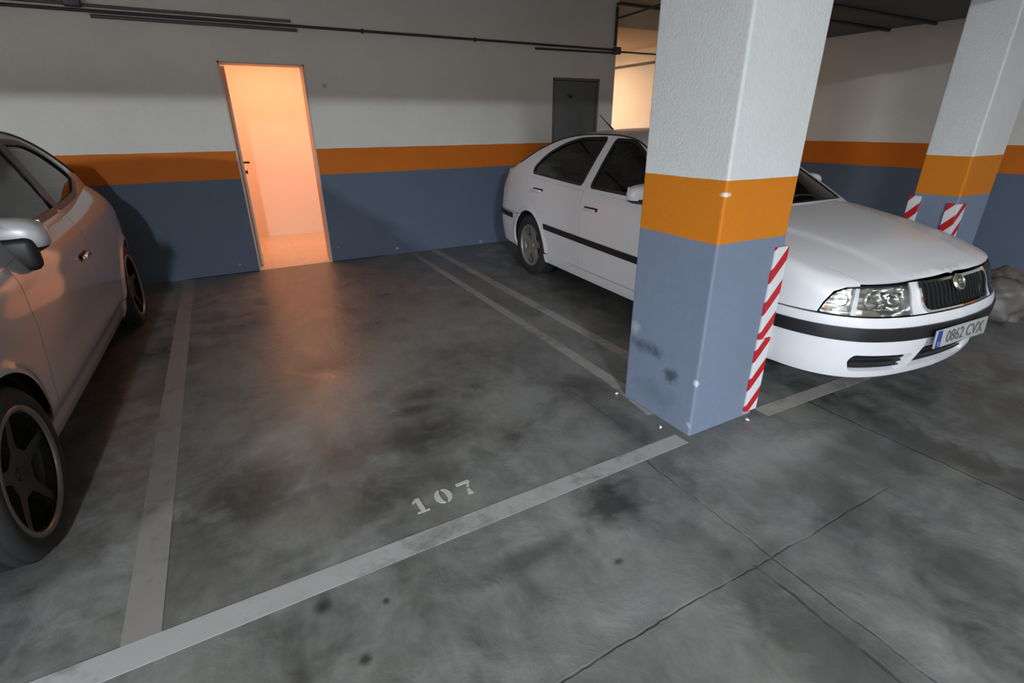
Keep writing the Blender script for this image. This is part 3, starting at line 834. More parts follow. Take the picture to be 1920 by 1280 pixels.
def reflector_mat():
    m, nt, b = newmat('lamp_reflector')
    tc = nt.nodes.new('ShaderNodeTexCoord').outputs['Object']
    vo = nt.nodes.new('ShaderNodeTexVoronoi'); vo.inputs['Scale'].default_value = 9
    mp = nt.nodes.new('ShaderNodeVectorMath'); mp.operation = 'MULTIPLY'; mp.inputs[1].default_value = (1.0, 1.0, 3.0); L(nt, tc, mp.inputs[0]); L(nt, mp.outputs[0], vo.inputs['Vector'])
    b.inputs['Base Color'].default_value = (0.82, 0.83, 0.82, 1); b.inputs['Metallic'].default_value = 1.0; b.inputs['Roughness'].default_value = 0.2
    bump(nt, b, vo.outputs['Distance'], 0.5, 0.03)
    return m
M['reflector'] = reflector_mat()
M['plate_white'] = simple('plate_white', (0.36, 0.36, 0.345), 0.5)
M['plate_blue'] = simple('plate_blue', (0.02, 0.05, 0.25), 0.4)
M['plate_ink'] = simple('plate_ink', (0.09, 0.09, 0.09), 0.5)
M['badge_green'] = simple('badge_dark_green', (0.05, 0.075, 0.05), 0.3)
M['rim_silver'] = simple('dirty_alloy', (0.33, 0.31, 0.28), 0.4, 0.6, var=0.25, scale=14)
M['lip'] = simple('worn_alloy_lip', (0.24, 0.22, 0.19), 0.35, 0.7, var=0.3, scale=9)
M['rim_dark'] = simple('dull_alloy', (0.035, 0.034, 0.03), 0.4, 0.5, var=0.3, scale=14)

def car_common(c, root, paint, side_cfg, wheels):
    """panels shared by both cars: doors, quarters, roof, glass, liner"""
    g = 0.0035
    f = c
    sc = side_cfg
    aF, aR = c.axles
    rA = c.arch[0]
    zsill = sc['zsill']; zb = sc['zbot']
    ub = lambda a: c.u_of(a)
    for sgn in (1, -1):
        fn = (lambda u, z: c.wrap(u, z)) if sgn > 0 else (lambda u, z: (lambda p: (-p[0], p[1], p[2]))(c.wrap(u, z)))
        tp = lambda a, s: c.top(a, s)
        # fender: flank and the strip beside the bonnet share the shoulder edge
        e0 = (float(np.interp(sc['u_f0'], c.Eu, c.Ea)), float(np.interp(sc['u_f0'], c.Eu, c.Es)))
        hood = [e0]+[q for q in sc['hood'] if q[0] > e0[0]+0.03]   # (a, s) seam from front to windscreen
        sc['hood'] = hood
        us = [u for u in np.linspace(sc['u_f0'], ub(sc['door_f'][0][0])-g, 46)]
        ed = [(u, c.zs(u)) for u in us]
        ft = MB()
        poly = ed[:]                                   # front to rear along the shoulder
        dl = sc['door_f']                              # door front line, top to bottom (a, z); last = bottom
        poly = ed+[(ub(a)-g, z) for a, z in dl if z < ed[-1][1]-0.02]
        arc = c.arc(aF, rA, sc['z_seam'] if False else zsill+0.01, True)
        back = [p for p in arc[::-1]]                  # rear to front over the arch
        back = [p for p in back if not (p[0] < ub(aF) and p[1] < sc['seam_z'])]
        poly = poly+[(ub(dl[-1][0])-g, zsill+g)]+back
        poly += [(back[-1][0], sc['seam_z']+g)]+[(u, z+g) for u, z in sc['lamp_back']]
        # shading normal shared by flank and top strip along the shoulder
        tfn = tp if sgn > 0 else (lambda a, s: (lambda p: (-p[0], p[1], p[2]))(c.top(a, s)))
        def shoulder(u):
            h = 0.004; z = c.zs(u)
            n1 = (Vector(fn(u+h, z))-Vector(fn(u-h, z))).cross(Vector(fn(u, z))-Vector(fn(u, z-h)))
            a = float(np.interp(u, c.Eu, c.Ea)); q = float(np.interp(u, c.Eu, c.Es))-0.008
            n2 = (Vector(tfn(a, q))-Vector(tfn(a, q-h))).cross(Vector(tfn(a+h, q))-Vector(tfn(a-h, q)))
            n1.normalize(); n2.normalize()
            if n1.x*sgn < 0: n1 = -n1
            if n2.z < 0: n2 = -n2
            return (n1+n2).normalized()
        def nflank(u, z, q):
            t = (z-(c.zs(u)-0.07))/0.07
            return q if t <= 0 else q.lerp(shoulder(u), min(1, t)**1.5).normalized()
        def ntop(a, q_, n_):
            se = c.edge_at(a)[0]
            t = (q_-(se-0.06))/0.06
            return n_ if t <= 0 else n_.lerp(shoulder(c.u_of(a)), min(1, t)**1.5).normalized()
        panel(ft, fn, poly, step=0.025, nfn=nflank)
        et = [(np.interp(u, c.Eu, c.Ea), np.interp(u, c.Eu, c.Es)) for u in us]
        seam = [p for p in hood if et[0][0] <= p[0] <= et[-1][0]]
        tpoly = et+[(et[-1][0], float(np.interp(et[-1][0], [q[0] for q in hood], [q[1] for q in hood])))]+[(a, s+g) for a, s in seam[::-1]]
        panel(ft, tfn, tpoly, step=0.03, nfn=ntop)
        ft.build('fender', paint, root, recalc=False)
        # doors
        fd = MB()
        dr = sc['door_r']                              # front/rear door split (a, z) top to bottom
        top = c.edge_pts(ub(dl[0][0])+g, ub(dr[0][0])-g, 0.05, 0.001)
        bot = [(ub(dr[-1][0])-g, zsill+g), (ub(dl[-1][0])+g, zsill+g)]
        poly = top+[(ub(a)-g, z) for a, z in dr[1:-1]]+bot+[(ub(a)+g, z) for a, z in dl[-2:0:-1]]
        panel(fd, fn, poly, step=0.025, rim=0.012)
        front_door = fd.build('front_door', paint, root, recalc=False)
        rd = MB()
        de = sc['door_b']                              # rear door back edge (a, z) top to bottom, following the arch
        top = c.edge_pts(ub(dr[0][0])+g, ub(de[0][0])-g, 0.05, 0.001)
        poly = top+[(ub(a)-g, z) for a, z in de[1:]]+[(ub(dr[-1][0])+g, zsill+g)]+[(ub(a)+g, z) for a, z in dr[-2:0:-1]]
        panel(rd, fn, poly, step=0.025, rim=0.012)
        rear_door = rd.build('rear_door', paint, root, recalc=False)
        # quarter panel
        qp = MB()
        top = c.edge_pts(ub(de[0][0])+g, sc['u_tail'], 0.04)
        arc = c.arc(aR, rA, zsill+0.01, True)          # front to rear
        arcF = [p for p in arc]
        kk = [p for p in arcF if not (p[0] > ub(aR) and p[1] < sc['seam_rz'])]
        poly = top+[(sc['u_tail'], sc['seam_rz']+g)]+[(kk[-1][0], sc['seam_rz']+g)]+kk[::-1]+[(ub(de[-1][0])+g, zsill+g)]+[(ub(a)+g, z) for a, z in de[-2:0:-1]]
        panel(qp, fn, poly, step=0.025, rim=0.012)
        # roof side structure with window openings
        sfn = c.side if sgn > 0 else (lambda a, z: (lambda p: (-p[0], p[1], p[2]))(c.side(a, z)))
        gp = [(a, z) for a, z in zip(c.ga, c.gz)]
        n = 60
        belt = []
        for a in np.linspace(gp[-1][0], gp[0][0], n)[1:-1]:
            belt.append((a, c.edge_at(a, a > 2.5)[1]))
        sf = MB()
        panel(sf, sfn, gp+belt, [sc['win_f'], sc['win_r']], step=0.04, rim=0.0)
        if sc['rear_join']: qp.v += []; 
        qp.build('quarter_panel', paint, root, recalc=False)
        sf.build('roof_pillars', paint, root, recalc=False)
        if sc.get('bpost'):
            b = MB(); panel(b, sfn, sc['bpost'], step=0.03, off=0.004, rim=0.004); b.build('black_post', M['seal'], root, recalc=False)
        for win, nm, dd in ((sc['win_f'], 'front_window', front_door), (sc['win_r'], 'rear_window', rear_door)):
            wp = MB(); panel(wp, sfn, win, step=0.05, off=-0.008); wp.build(nm, M['glass_dark'], dd, recalc=False)
            # black seal around the pane
            cx = sum(p[0] for p in win)/len(win); cz = sum(p[1] for p in win)/len(win)
            def grow(k):
                out = []
                m_ = len(win)
                for i in range(m_):
                    p = np.array(win[i]); a_ = np.array(win[i-1]); b_ = np.array(win[(i+1) % m_])
                    t_ = b_-a_; t_ = t_/max(np.linalg.norm(t_), 1e-9); nn = np.array([t_[1], -t_[0]])
                    if nn.dot(p-np.array([cx, cz])) < 0: nn = -nn
                    out.append(tuple(p+nn*k))
                return out
            sl = MB(); panel(sl, sfn, grow(sc['seal']), [grow(-0.010)], step=0.03, off=0.003, rim=0.008); sl.build('window_seal', M['seal'], dd, recalc=False)
        # sill
        sl = MB()
        panel(sl, fn, [(c.arc(aF, rA, zb, True)[-1][0], zsill)]+[(ub(aR-math.sqrt(rA**2-(zsill-c.arch[1])**2)), zsill), (ub(aR-math.sqrt(rA**2-(zsill-c.arch[1])**2))+0.0, zb), (ub(aF+math.sqrt(rA**2-(zsill-c.arch[1])**2)), zb)], step=0.03, off=sc.get('sill_out', 0.006), rim=0.03)
        sl.build('sill', paint, root, recalc=False)
        # wheel arch tubs
        for ax in (aF, aR):
            tb = MB()
            pts = []
            for k in range(25):
                q = R_(-8)+R_(196)*k/24
                pts.append((ax+(rA+0.012)*math.cos(q)-c.y0, c.arch[1]+(rA+0.012)*math.sin(q)))
            x0, x1 = sgn*0.45, sgn*(sc['tub_x'])
            tb.add([(x0, y, z) for y, z in pts]+[(x1, y, z) for y, z in pts], [(i, i+1, 26+i, 25+i) for i in range(24)], True)
            tb.add([(x0, y, z) for y, z in pts], [tuple(range(25))], False)
            tb.build('wheel_arch_liner', M['liner'], root, merge=1e-5, recalc=False)
    # dark inner shell, floor pan
    sh = MB()
    ua, uz = 0.05, c.umax-0.05
    up = c.edge_pts(ua, uz, 0.06, 0.11)
    low = []
    zl = sc['seam_z']-0.25
    low = [(uz, zl)]+[(u, z) for u, z in c.arc(aR, rA+0.02, zl, True)[::-1]]+[(u, z) for u, z in c.arc(aF, rA+0.02, zl, True)[::-1]]+[(ua, zl)]
    panel(sh, c.wrap, up+low, step=0.08, off=-0.058, mirror=True)
    sh.build('inner_shell', M['liner'], root, recalc=False)
    Lc = c.A.max()
    fp = MB().box(-0.52, 0.52, 0.30-c.y0, Lc-0.30-c.y0, 0.19, 0.26)
    fp.box(-0.78, 0.78, aF+rA+0.08-c.y0, aR-rA-0.08-c.y0, 0.20, 0.26)
    fp.build('floor_pan', M['liner'], root)
    # roof with windscreen and rear window openings
    t0, t1, t2, t3 = sc['ws']
    va = sc['va']
    nT = 40
    def vline(ts, v0): return [(t, v0) for t in ts]
    outer = [(t, 1.0) for t in c.gt]+[(t, -1.0) for t in c.gt[::-1]]
    outer = [(0.0, v) for v in np.linspace(-1, 1, 24)][:-1]+[(t, 1.0) for t in c.gt][:-1]+[(c.gt[-1], v) for v in np.linspace(1, -1, 24)][:-1]+[(t, -1.0) for t in c.gt[::-1]][:-1]
    ws = round_poly([(t0, -va), (t0, va), (t1, va-0.03), (t1, -va+0.03)], 0.05, 4)
    rw = round_poly([(t2, -va+0.05), (t2, va-0.05), (t3, va-0.02), (t3, -va+0.02)], 0.05, 4)
    rf = MB(); panel(rf, c.strip, outer, [ws, rw], step=0.05)
    rf.build('roof', paint, root, recalc=False)
    for pl, nm in ((ws, 'windscreen'), (rw, 'rear_screen')):
        w = MB(); panel(w, c.strip, resample(pl, 0.05), step=0.06, off=-0.004); w = w.build(nm, M['glass_dark'], root, recalc=False)
        cx = sum(p[0] for p in pl)/len(pl); k = 0.965
        s_ = MB(); panel(s_, c.strip, [(cx+(t-cx)*1.012, v*1.008) for t, v in pl], [[(cx+(t-cx)*0.97, v*0.975) for t, v in pl]], step=0.04, off=0.002)
        s_.build('screen_seal', M['seal'], w, recalc=False)
    # roof mouldings
    for sgn in (1, -1):
        q = []
        for t in np.linspace(t1*0.9, c.gt[-1]*0.93, 40):
            p = c.strip(t, 1.0); q.append((sgn*(p[0]+0.002), p[1], p[2]+0.002))
        MB().tube(q, 0.006, 6).build('roof_moulding', M['seal'], root)
    # interior
    seat(root, 0.36, sc['seat_a']-c.y0, M['cloth']); seat(root, -0.36, sc['seat_a']-c.y0, M['cloth']); seat(root, 0.0, sc['seat_a']+0.92-c.y0, M['cloth'], 1.2)
    MB().rbox((0, sc['dash_a']-c.y0, 0.80), (1.25, 0.36, 0.22), 0.06, 3).build('dashboard', M['rubber'], root)
    bm = bmesh.new()
    st = MB(); st.lathe([(0.18+0.014*math.cos(q), 0.014*math.sin(q)) for q in np.linspace(0, 2*PI, 9)[:-1]], 28, 'y', closed=True); st.tube([(-0.17, 0, 0), (0.17, 0, 0)], 0.014, 8); st.tube([(0, 0, 0), (0, -0.18, -0.05)], 0.02, 8)
    so = st.build('steering_wheel', M['rubber'], root); so.location = (0.36, sc['dash_a']+0.30-c.y0, 0.93); so.rotation_euler = (R_(-22), 0, 0)
    bm.free()
    # bonnet
    hood = sc['hood']
    hl = hood
    hp = [(a, s-g) for a, s in hl]
    a_end, s_end = hl[-1]
    rear = [(a_end-sc['hood_bow']*(1-(s/s_end)**2), s) for s in np.linspace(s_end, -s_end, 22)][1:-1]
    a0, s0 = hl[0]
    fe = []
    for s in np.linspace(-s0, s0, 26)[1:-1]:
        aa = float(np.interp(abs(s), c.Es[:c.mid], c.Ea[:c.mid]))
        fe.append((aa+0.003, s))
    b = MB(); panel(b, c.top, hp+rear+[(a, -s) for a, s in hp[::-1]]+fe, step=0.04, rim=0.015)
    b.build('bonnet', paint, root, recalc=False)
    # scuttle between bonnet and windscreen
    b = MB(); panel(b, lambda a, s: c.top(a, s), [(a_end-sc['hood_bow']*(1-(s/s_end)**2)-0.03, s) for s in np.linspace(s_end+0.04, -s_end-0.04, 22)]+[(a_end+0.12, -s_end-0.04), (a_end+0.12, s_end+0.04)], step=0.06, off=-0.014)
    b.build('scuttle', M['seal'], root, recalc=False)
    # boot deck
    ga = c.ga[-1]
    amax = float(c.Ea.max())
    deck = []
    for a in np.linspace(ga-0.12, amax-0.002, 30): deck.append((a, c.edge_at(a, True)[0]))
    rr = lambda a, s: c.top(a, s, True)
    b = MB(); panel(b, rr, deck+[(a, -s) for a, s in deck[::-1]], step=0.05)
    b.build('boot_lid', paint, root, recalc=False)
    # tail: panel, lamps, bumper around the back
    zt = c.zs(c.umax)
    wq = c.umax-sc['u_tail']
    top = [(w_, c.zs(c.umax-abs(w_))) for w_ in np.linspace(-wq, wq, 40)]
    b = MB(); panel(b, c.wrap_rear, top+[(wq, sc['seam_rz']+g), (-wq, sc['seam_rz']+g)], step=0.05)
    b.build('tailgate', paint, root, recalc=False)
    for sgn in (1, -1):
        pl = round_poly([(sgn*(wq-0.30), 0.68), (sgn*(wq+0.10), 0.70), (sgn*(wq+0.12), 0.90), (sgn*(wq-0.30), 0.90)], 0.03, 3)
        b = MB(); panel(b, c.wrap_rear, pl, step=0.05, off=0.006, rim=0.02); b.build('tail_lamp', M['tail'], root, recalc=False)
    ur = c.umax-(c.arc(aR, rA, sc['seam_rz'], True)[-1][0])
    arc = [p for p in c.arc(aR, rA, zsill, True) if p[0] > ub(aR)]
    arc = [(c.umax-u, z) for u, z in arc if z < sc['seam_rz']]
    pl = [(-ur, sc['seam_rz']-g), (ur, sc['seam_rz']-g)]+arc+[(ur*0.95, zb+0.03), (-ur*0.95, zb+0.03)]+[(-u, z) for u, z in arc[::-1]]
    b = MB(); panel(b, c.wrap_rear, pl, step=0.05, rim=0.02)
    b.build('rear_bumper', paint, root, recalc=False)
    return ub

def mirror_part(parent, x, y, z, sgn, cap, low, size=(0.11, 0.075, 0.075)):
    def shape(p):
        q = Vector(p)
        q.y = q.y if q.y < 0 else q.y*0.45
        taper = 1.0-0.22*(q.x*sgn+1)/2
        q.z *= taper
        return q
    rt = empty('door_mirror'); rt.parent = parent; rt.location = (x, y, z)
    bm_ = MB().sell((0, 0, 0), size, 0.7, 0.7, 28, 20, fn=shape)
    up = MB(); lo = MB()
    for f in bm_.f:
        cz = sum(bm_.v[i][2] for i in f)/len(f)
        tgt = up if cz > -size[2]*0.42 else lo
        tgt.add([bm_.v[i] for i in f], [tuple(range(len(f)))], True)
    up.build('mirror_cap', cap, rt, merge=1e-5, recalc=False)
    lo.build('mirror_base', low, rt, merge=1e-5, recalc=False)
    MB().rbox((-sgn*size[0]*0.85, 0.012, -size[2]*0.75), (0.11, 0.045, 0.05), 0.015, 3).build('mirror_arm', low, rt)
    MB().rbox((0, size[1]*0.40, 0), (size[0]*1.55, 0.006, size[2]*1.35), 0.003, 2).build('mirror_glass', M['chrome'], rt)
    return rt

def door_handle(parent, c, a, z, sgn, mat, recess=True, tilt=0.04, w=0.17):
    p = c.wrap(c.u_of(a), z)
    x = sgn*p[0]
    y = p[1]
    if recess:
        MB().rbox((x-sgn*0.004, y, z), (0.010, w+0.02, 0.052), 0.02, 3).build('handle_recess', M['rubber'], parent)
    MB().rbox((x+sgn*0.016, y, z+0.004), (0.018, w, 0.026), 0.008, 3).build('door_handle', mat, parent)

# ---------------------------------------------------------------- white saloon
def white_car():
    root = empty('car', (0, 0, 0)); 
    tag(root, 'white saloon car with black side strips parked behind the near pillar', 'car', 'parked cars')
    plan = [(0, 0), (0.012, 0.20), (0.050, 0.43), (0.134, 0.622), (0.268, 0.745), (0.462, 0.812), (0.88, 0.843), (1.5, 0.862), (2.4, 0.866), (3.3, 0.853), (3.85, 0.825), (4.18, 0.775), (4.36, 0.67), (4.455, 0.48), (4.50, 0.22), (4.51, 0)]
    Ds = [(0.14, 0.08), (0.20, 0.05), (0.27, 0.028), (0.40, 0.008), (0.52, 0.0), (0.66, 0.008), (0.78, 0.026), (0.86, 0.046), (0.92, 0.068), (0.97, 0.088), (1.04, 0.115)]
    Df = [(0.14, 0.085), (0.20, 0.055), (0.28, 0.028), (0.38, 0.008), (0.46, 0.0), (0.52, 0.004), (0.56, 0.022), (0.60, 0.045), (0.65, 0.062), (0.69, 0.085), (0.73, 0.125), (0.78, 0.20)]
    Dr = [(0.14, 0.08), (0.25, 0.05), (0.36, 0.015), (0.50, 0.0), (0.60, 0.004), (0.66, 0.03), (0.80, 0.045), (0.95, 0.06), (1.03, 0.085)]
    zs = [(0.0, 0.712), (0.15, 0.716), (0.35, 0.742), (0.60, 0.800), (0.90, 0.856), (1.25, 0.905), (1.7, 0.928), (2.4, 0.945), (3.1, 0.965), (3.6, 0.992), (4.0, 1.010), (4.3, 1.015), (4.51, 1.0)]
    zc = [(0.0, 0.712), (0.12, 0.732), (0.25, 0.781), (0.45, 0.838), (0.75, 0.893), (1.05, 0.935), (1.30, 0.965), (3.9, 1.10), (4.05, 1.095), (4.25, 1.075), (4.40, 1.055), (4.51, 1.01)]
    gh = [(1.24, 0.904), (1.45, 1.035), (1.72, 1.195), (2.0, 1.325), (2.22, 1.372), (2.6, 1.386), (2.95, 1.372), (3.25, 1.325), (3.55, 1.235), (3.85, 1.115), (4.10, 1.012)]
    c = Car(plan, Ds, Df, Dr, zs, zc, gh, 0.40, 0.16,
            [(0, 0.03), (0.18, 0.03), (0.34, 0.045), (0.5, 0.05), (0.7, 0.05), (0.85, 0.045), (1, 0.05)],
            [(0, -0.17), (0.15, -0.14), (0.32, -0.08), (0.5, -0.01), (0.7, 0.03), (0.9, 0.08), (1, 0.08)],
            (0.90, 3.412), (0.352, 0.315, 0.012), 2.255)
    c.crease = (0.33, 0.20, 0.010)
    win_f = round_poly([(1.62, 0.972), (2.43, 0.985), (2.35, 1.352), (2.10, 1.345), (1.86, 1.235)], [0.02, 0.03, 0.03, 0.08, 0.15])
    win_r = round_poly([(2.575, 0.990), (3.50, 1.025), (3.51, 1.075), (3.36, 1.195), (3.12, 1.295), (2.86, 1.350), (2.475, 1.360)], [0.03, 0.03, 0.05, 0.12, 0.12, 0.1, 0.03])
    rA = c.arch[0]
    cfg = dict(zsill=0.30, zbot=0.218, seam_z=0.552, seam_rz=0.605, hood=[(0.45, 0.668), (0.60, 0.690), (0.80, 0.704), (1.0, 0.710), (1.235, 0.712)],
               u_f0=0.70, door_f=[(1.40, 0.93), (1.36, 0.80), (1.33, 0.60), (1.33, 0.40), (1.36, 0.30)],
               lamp_back=[(0.878, 0.555), (0.862, 0.605), (0.825, 0.668), (0.768, 0.692), (0.70, 0.697)],
               door_r=[(2.52, 0.95), (2.48, 0.80), (2.45, 0.60), (2.45, 0.40), (2.45, 0.30)],
               door_b=[(3.62, 0.99), (3.56, 0.90), (3.46, 0.80), (3.30, 0.72), (3.16, 0.62), (3.06, 0.50), (3.02, 0.40), (3.0, 0.30)],
               u_tail=c.umax-0.70, win_f=win_f, win_r=win_r, rear_join=True, seal=0.012, tub_x=0.80, ws=(0.05, c.t_of(1.98), c.t_of(3.25), c.gt[-1]-0.06), va=0.90,
               seat_a=2.0, dash_a=1.5, hood_bow=0.15, sill_out=0.012)
    paint = M['white_paint']
    car_common(c, root, paint, cfg, None)
    ub = c.u_of
    # ---- front: bumper, strip, lamps, grille
    g = 0.0035
    aF = c.axles[0]
    arcF = [p for p in c.arc(aF, rA, 0.20, True) if p[0] < ub(aF) and p[1] < cfg['seam_z']]
    uF = c.arc(aF, rA, cfg['seam_z'], True)[0][0]
    half = [(uF-0.002, cfg['seam_z']-g)]+arcF[::-1]+[(arcF[0][0]-0.06, 0.198), (0.55, 0.190)]
    holes = []
    mid = round_poly([(-0.24, 0.365), (0.24, 0.365), (0.285, 0.238), (-0.285, 0.238)], 0.02, 4)
    holes.append(mid)
    sidew = round_poly([(0.300, 0.332), (0.655, 0.340), (0.680, 0.30), (0.655, 0.238), (0.345, 0.230)], 0.018, 4)
    holes += [sidew, [(-u, z) for u, z in sidew]]
    b = MB(); panel(b, c.wrap, [(-u, z) for u, z in half[::-1]]+half, holes, step=0.035, rim=0.03)
    bp = b.build('front_bumper', paint, root, recalc=False)
    for pl in holes:
        b = MB(); panel(b, c.wrap, [(u*1.0, z) for u, z in pl], step=0.04, off=-0.028)
        cu = sum(p[0] for p in pl)/len(pl); z0 = min(p[1] for p in pl); z1 = max(p[1] for p in pl)
        for k in range(3):
            z = z0+(z1-z0)*(k+1)/4
            uu = [u for u, zz in pl]
            q = [Vector(c.wrap(u, z))+Vector((0, 0.018, 0)) for u in np.linspace(min(uu)+0.03, max(uu)-0.03, 12)]
            b.tube(q, 0.005, 6)
        b.build('lower_grille', M['rubber'], bp, recalc=False)
    st = [(-uF+0.012, 0.497), (uF-0.012, 0.497), (uF-0.03, 0.425), (-uF+0.03, 0.425)]
    b = MB(); panel(b, c.wrap, round_poly(st, 0.01, 2), step=0.035, off=0.010, rim=0.014); b.build('bumper_strip', M['rubber'], bp, recalc=False)
    # nose panel: around grille, between the lamps and up to the bonnet
    n0 = [(0.435, 0.724), (0.435, 0.722)]
    top = [(u, c.zs(abs(u))-0.014) for u in np.linspace(-0.44, 0.44, 24)]
    gr = round_poly([(-0.335, 0.702), (0.335, 0.702), (0.312, 0.560), (-0.312, 0.560)], [0.03, 0.03, 0.05, 0.05], 4)
    b = MB(); panel(b, c.wrap, [(-0.380, cfg['seam_z']+g)]+[(u, 0.706) for u in np.linspace(-0.380, 0.380, 24)]+[(0.380, cfg['seam_z']+g)], [[(u*0.985, (z-0.631)*0.98+0.631) for u, z in gr]], step=0.03, rim=0.02)
    nose = b.build('nose_panel', paint, root, recalc=False)
    b = MB(); panel(b, c.wrap, [(u*1.018, (z-0.631)*1.04+0.630) for u, z in gr], [[(u*0.968, (z-0.631)*0.90+0.629) for u, z in gr]], step=0.025, off=0.010, rim=0.02)
    b.build('grille_frame', M['chrome'], nose, recalc=False)
    b = MB(); panel(b, c.wrap, gr, step=0.04, off=-0.018)
    for k in range(-9, 10):
        u = k*0.036
        q = [Vector(c.wrap(u, z))+Vector((0, 0.006, 0)) for z in np.linspace(0.568, 0.695, 6)]
        b.tube(q, 0.004, 6)
    b.build('grille_bars', M['liner'], nose, recalc=False)
    # badge: round emblem with a winged arrow
    p = Vector(c.wrap(0.0, 0.676)); 
    bd = empty('emblem'); bd.parent = nose; bd.location = p+Vector((0, -0.012, 0.004)); bd.rotation_euler = (R_(-28), 0, 0)
    MB().lathe([(0.047, 0.008), (0.044, -0.004), (0.037, -0.006), (0.034, 0.0), (0.034, 0.010)], 32, 'y').build('emblem_ring', M['chrome'], bd)
    MB().lathe([(0.0, -0.002), (0.036, -0.001), (0.036, 0.008)], 32, 'y').build('emblem_disc', M['badge_green'], bd)
    ar = MB().rbox((0.004, -0.004, -0.004), (0.036, 0.004, 0.005), 0.001, 1)
    for k, (dx, ln) in enumerate(((-0.012, 0.026), (-0.006, 0.030), (0.0, 0.026))):
        ar.rbox((dx, -0.004, 0.006+0.001*k), (0.004, 0.004, ln*0.7), 0.001, 1, rot=Matrix.Rotation(R_(-35), 3, 'Y'))
    ar.add([(0.018, -0.006, -0.013), (0.031, -0.006, -0.004), (0.018, -0.006, 0.005), (0.018, 0, -0.013), (0.031, 0, -0.004), (0.018, 0, 0.005)], [(0, 2, 1), (0, 1, 4, 3), (1, 2, 5, 4), (2, 0, 3, 5)])
    ar.build('emblem_arrow', M['chrome'], bd)
    # headlamps
    for sgn in (1, -1):
        fn = c.wrap if sgn > 0 else (lambda u, z: (lambda p: (-p[0], p[1], p[2]))(c.wrap(u, z)))
        lp = round_poly([(0.387, 0.693), (0.60, 0.693), (0.76, 0.689), (0.815, 0.665), (0.853, 0.605), (0.870, 0.560), (0.76, 0.556), (0.387, 0.558)], [0.012, 0, 0.02, 0.03, 0.02, 0.01, 0, 0.02], 4)
        hl = empty('headlamp'); hl.parent = root
        b = MB(); panel(b, fn, lp, step=0.03, off=-0.002, rim=0.004); b.build('lamp_lens', M['glass_clear'], hl, recalc=False)
        b = MB(); panel(b, fn, lp, step=0.025, off=-0.040, rim=-0.032); b.build('lamp_reflector', M['reflector'], hl, recalc=False)
        b = MB(); panel(b, fn, [(0.692, 0.692), (0.714, 0.692), (0.722, 0.557), (0.696, 0.557)], step=0.03, off=-0.012, rim=0.025); b.build('lamp_divider', M['white_paint'], hl, recalc=False)
        for uc, rr in ((0.585, 0.054), (0.460, 0.040), (0.775, 0.036)):
            p0 = Vector(fn(uc, 0.624)); d = (Vector(fn(uc, 0.624))-Vector(fn(uc-0.01, 0.624))); d = Vector((d.y, -d.x, 0)).normalized()
            if d.y > 0: d = -d
            rot = Vector((0, -1, 0)).rotation_difference(d).to_matrix()
            bw = MB(); v = MB().lathe([(rr, -0.004), (rr*0.93, 0.012), (rr*0.7, 0.032), (rr*0.3, 0.046), (0.0, 0.050)], 24, 'y')
            bw.add([rot @ Vector(q)+p0-d*0.026 for q in v.v], v.f, True); bw.build('lamp_bowl', M['chrome'], hl)
            bb = MB(); bb.sell(p0-d*0.05, (0.012, 0.012, 0.012), 1, 1, 12, 8); bb.build('lamp_bulb', M['glass_clear'], hl)
        # dark gap above the lamp
        b = MB(); panel(b, fn, [(0.384, 0.694), (0.765, 0.692), (0.765, 0.702), (0.384, 0.704)], step=0.03, off=-0.004, rim=0.01); b.build('lamp_gasket', M['seal'], hl, recalc=False)
        # door strips
        b = MB(); panel(b, fn, [(ub(1.36), 0.562), (ub(3.075), 0.590), (ub(3.055), 0.540), (ub(1.36), 0.512)], step=0.05, off=0.010, rim=0.014); b.build('side_strip', M['rubber'], root, recalc=False)
        b = MB(); panel(b, fn, [(ub(3.80), 0.592), (c.umax-0.55, 0.600), (c.umax-0.55, 0.548), (ub(3.80), 0.540)], step=0.04, off=0.010, rim=0.014); b.build('rear_bumper_strip', M['rubber'], root, recalc=False)
        dd = [o for o in root.children if o.name.startswith('front_door')][0 if sgn > 0 else 1]
        door_handle(dd, c, 2.33, 0.81, sgn, paint)
        dd = [o for o in root.children if o.name.startswith('rear_door')][0 if sgn > 0 else 1]
        door_handle(dd, c, 3.29, 0.868, sgn, paint)
        x = c.wrap(ub(1.62), 0.93)[0]
        mirror_part(root, sgn*(x+0.10), 1.66-c.y0, 1.015, sgn, paint, M['rubber'], (0.105, 0.07, 0.075))
        # wipers hint
        q = [Vector(c.strip(0.10, sgn*0.1+0.2))+Vector((0, -0.012, 0.012)), Vector(c.strip(0.14, sgn*0.1-0.55))+Vector((0, -0.012, 0.014))]
        MB().tube(q, 0.007, 6).build('wiper', M['rubber'], root)
    # number plate
    np_ = empty('number_plate'); np_.parent = root
    p = Vector(c.wrap(0.0, 0.43)); np_.location = p+Vector((-0.02, -0.026, -0.005)); np_.rotation_euler = (R_(-4), 0, 0)
    MB().rbox((0, 0, 0), (0.50, 0.012, 0.100), 0.005, 2).build('plate_body', M['plate_white'], np_)
    MB().rbox((-0.225, -0.003, 0), (0.045, 0.010, 0.094), 0.003, 2).build('plate_band', M['plate_blue'], np_)
    def text(s, x, z, size, mat, name, parent, wid=1.0):
        cu = bpy.data.curves.new(name, 'FONT'); cu.body = s; cu.size = size; cu.extrude = 0.0012; cu.align_x = 'CENTER'; cu.align_y = 'CENTER'
        tmp = bpy.data.objects.new('tmp', cu); COL.objects.link(tmp)
        dg = bpy.context.evaluated_depsgraph_get(); dg.update()
        me = bpy.data.meshes.new_from_object(tmp.evaluated_get(dg))
        bpy.data.objects.remove(tmp)
        me.materials.clear()
        o = link(name, me, mat, parent); o.location = (x, -0.0072, z); o.rotation_euler = (PI/2, 0, 0); o.scale = (wid, 1, 1)
        return o
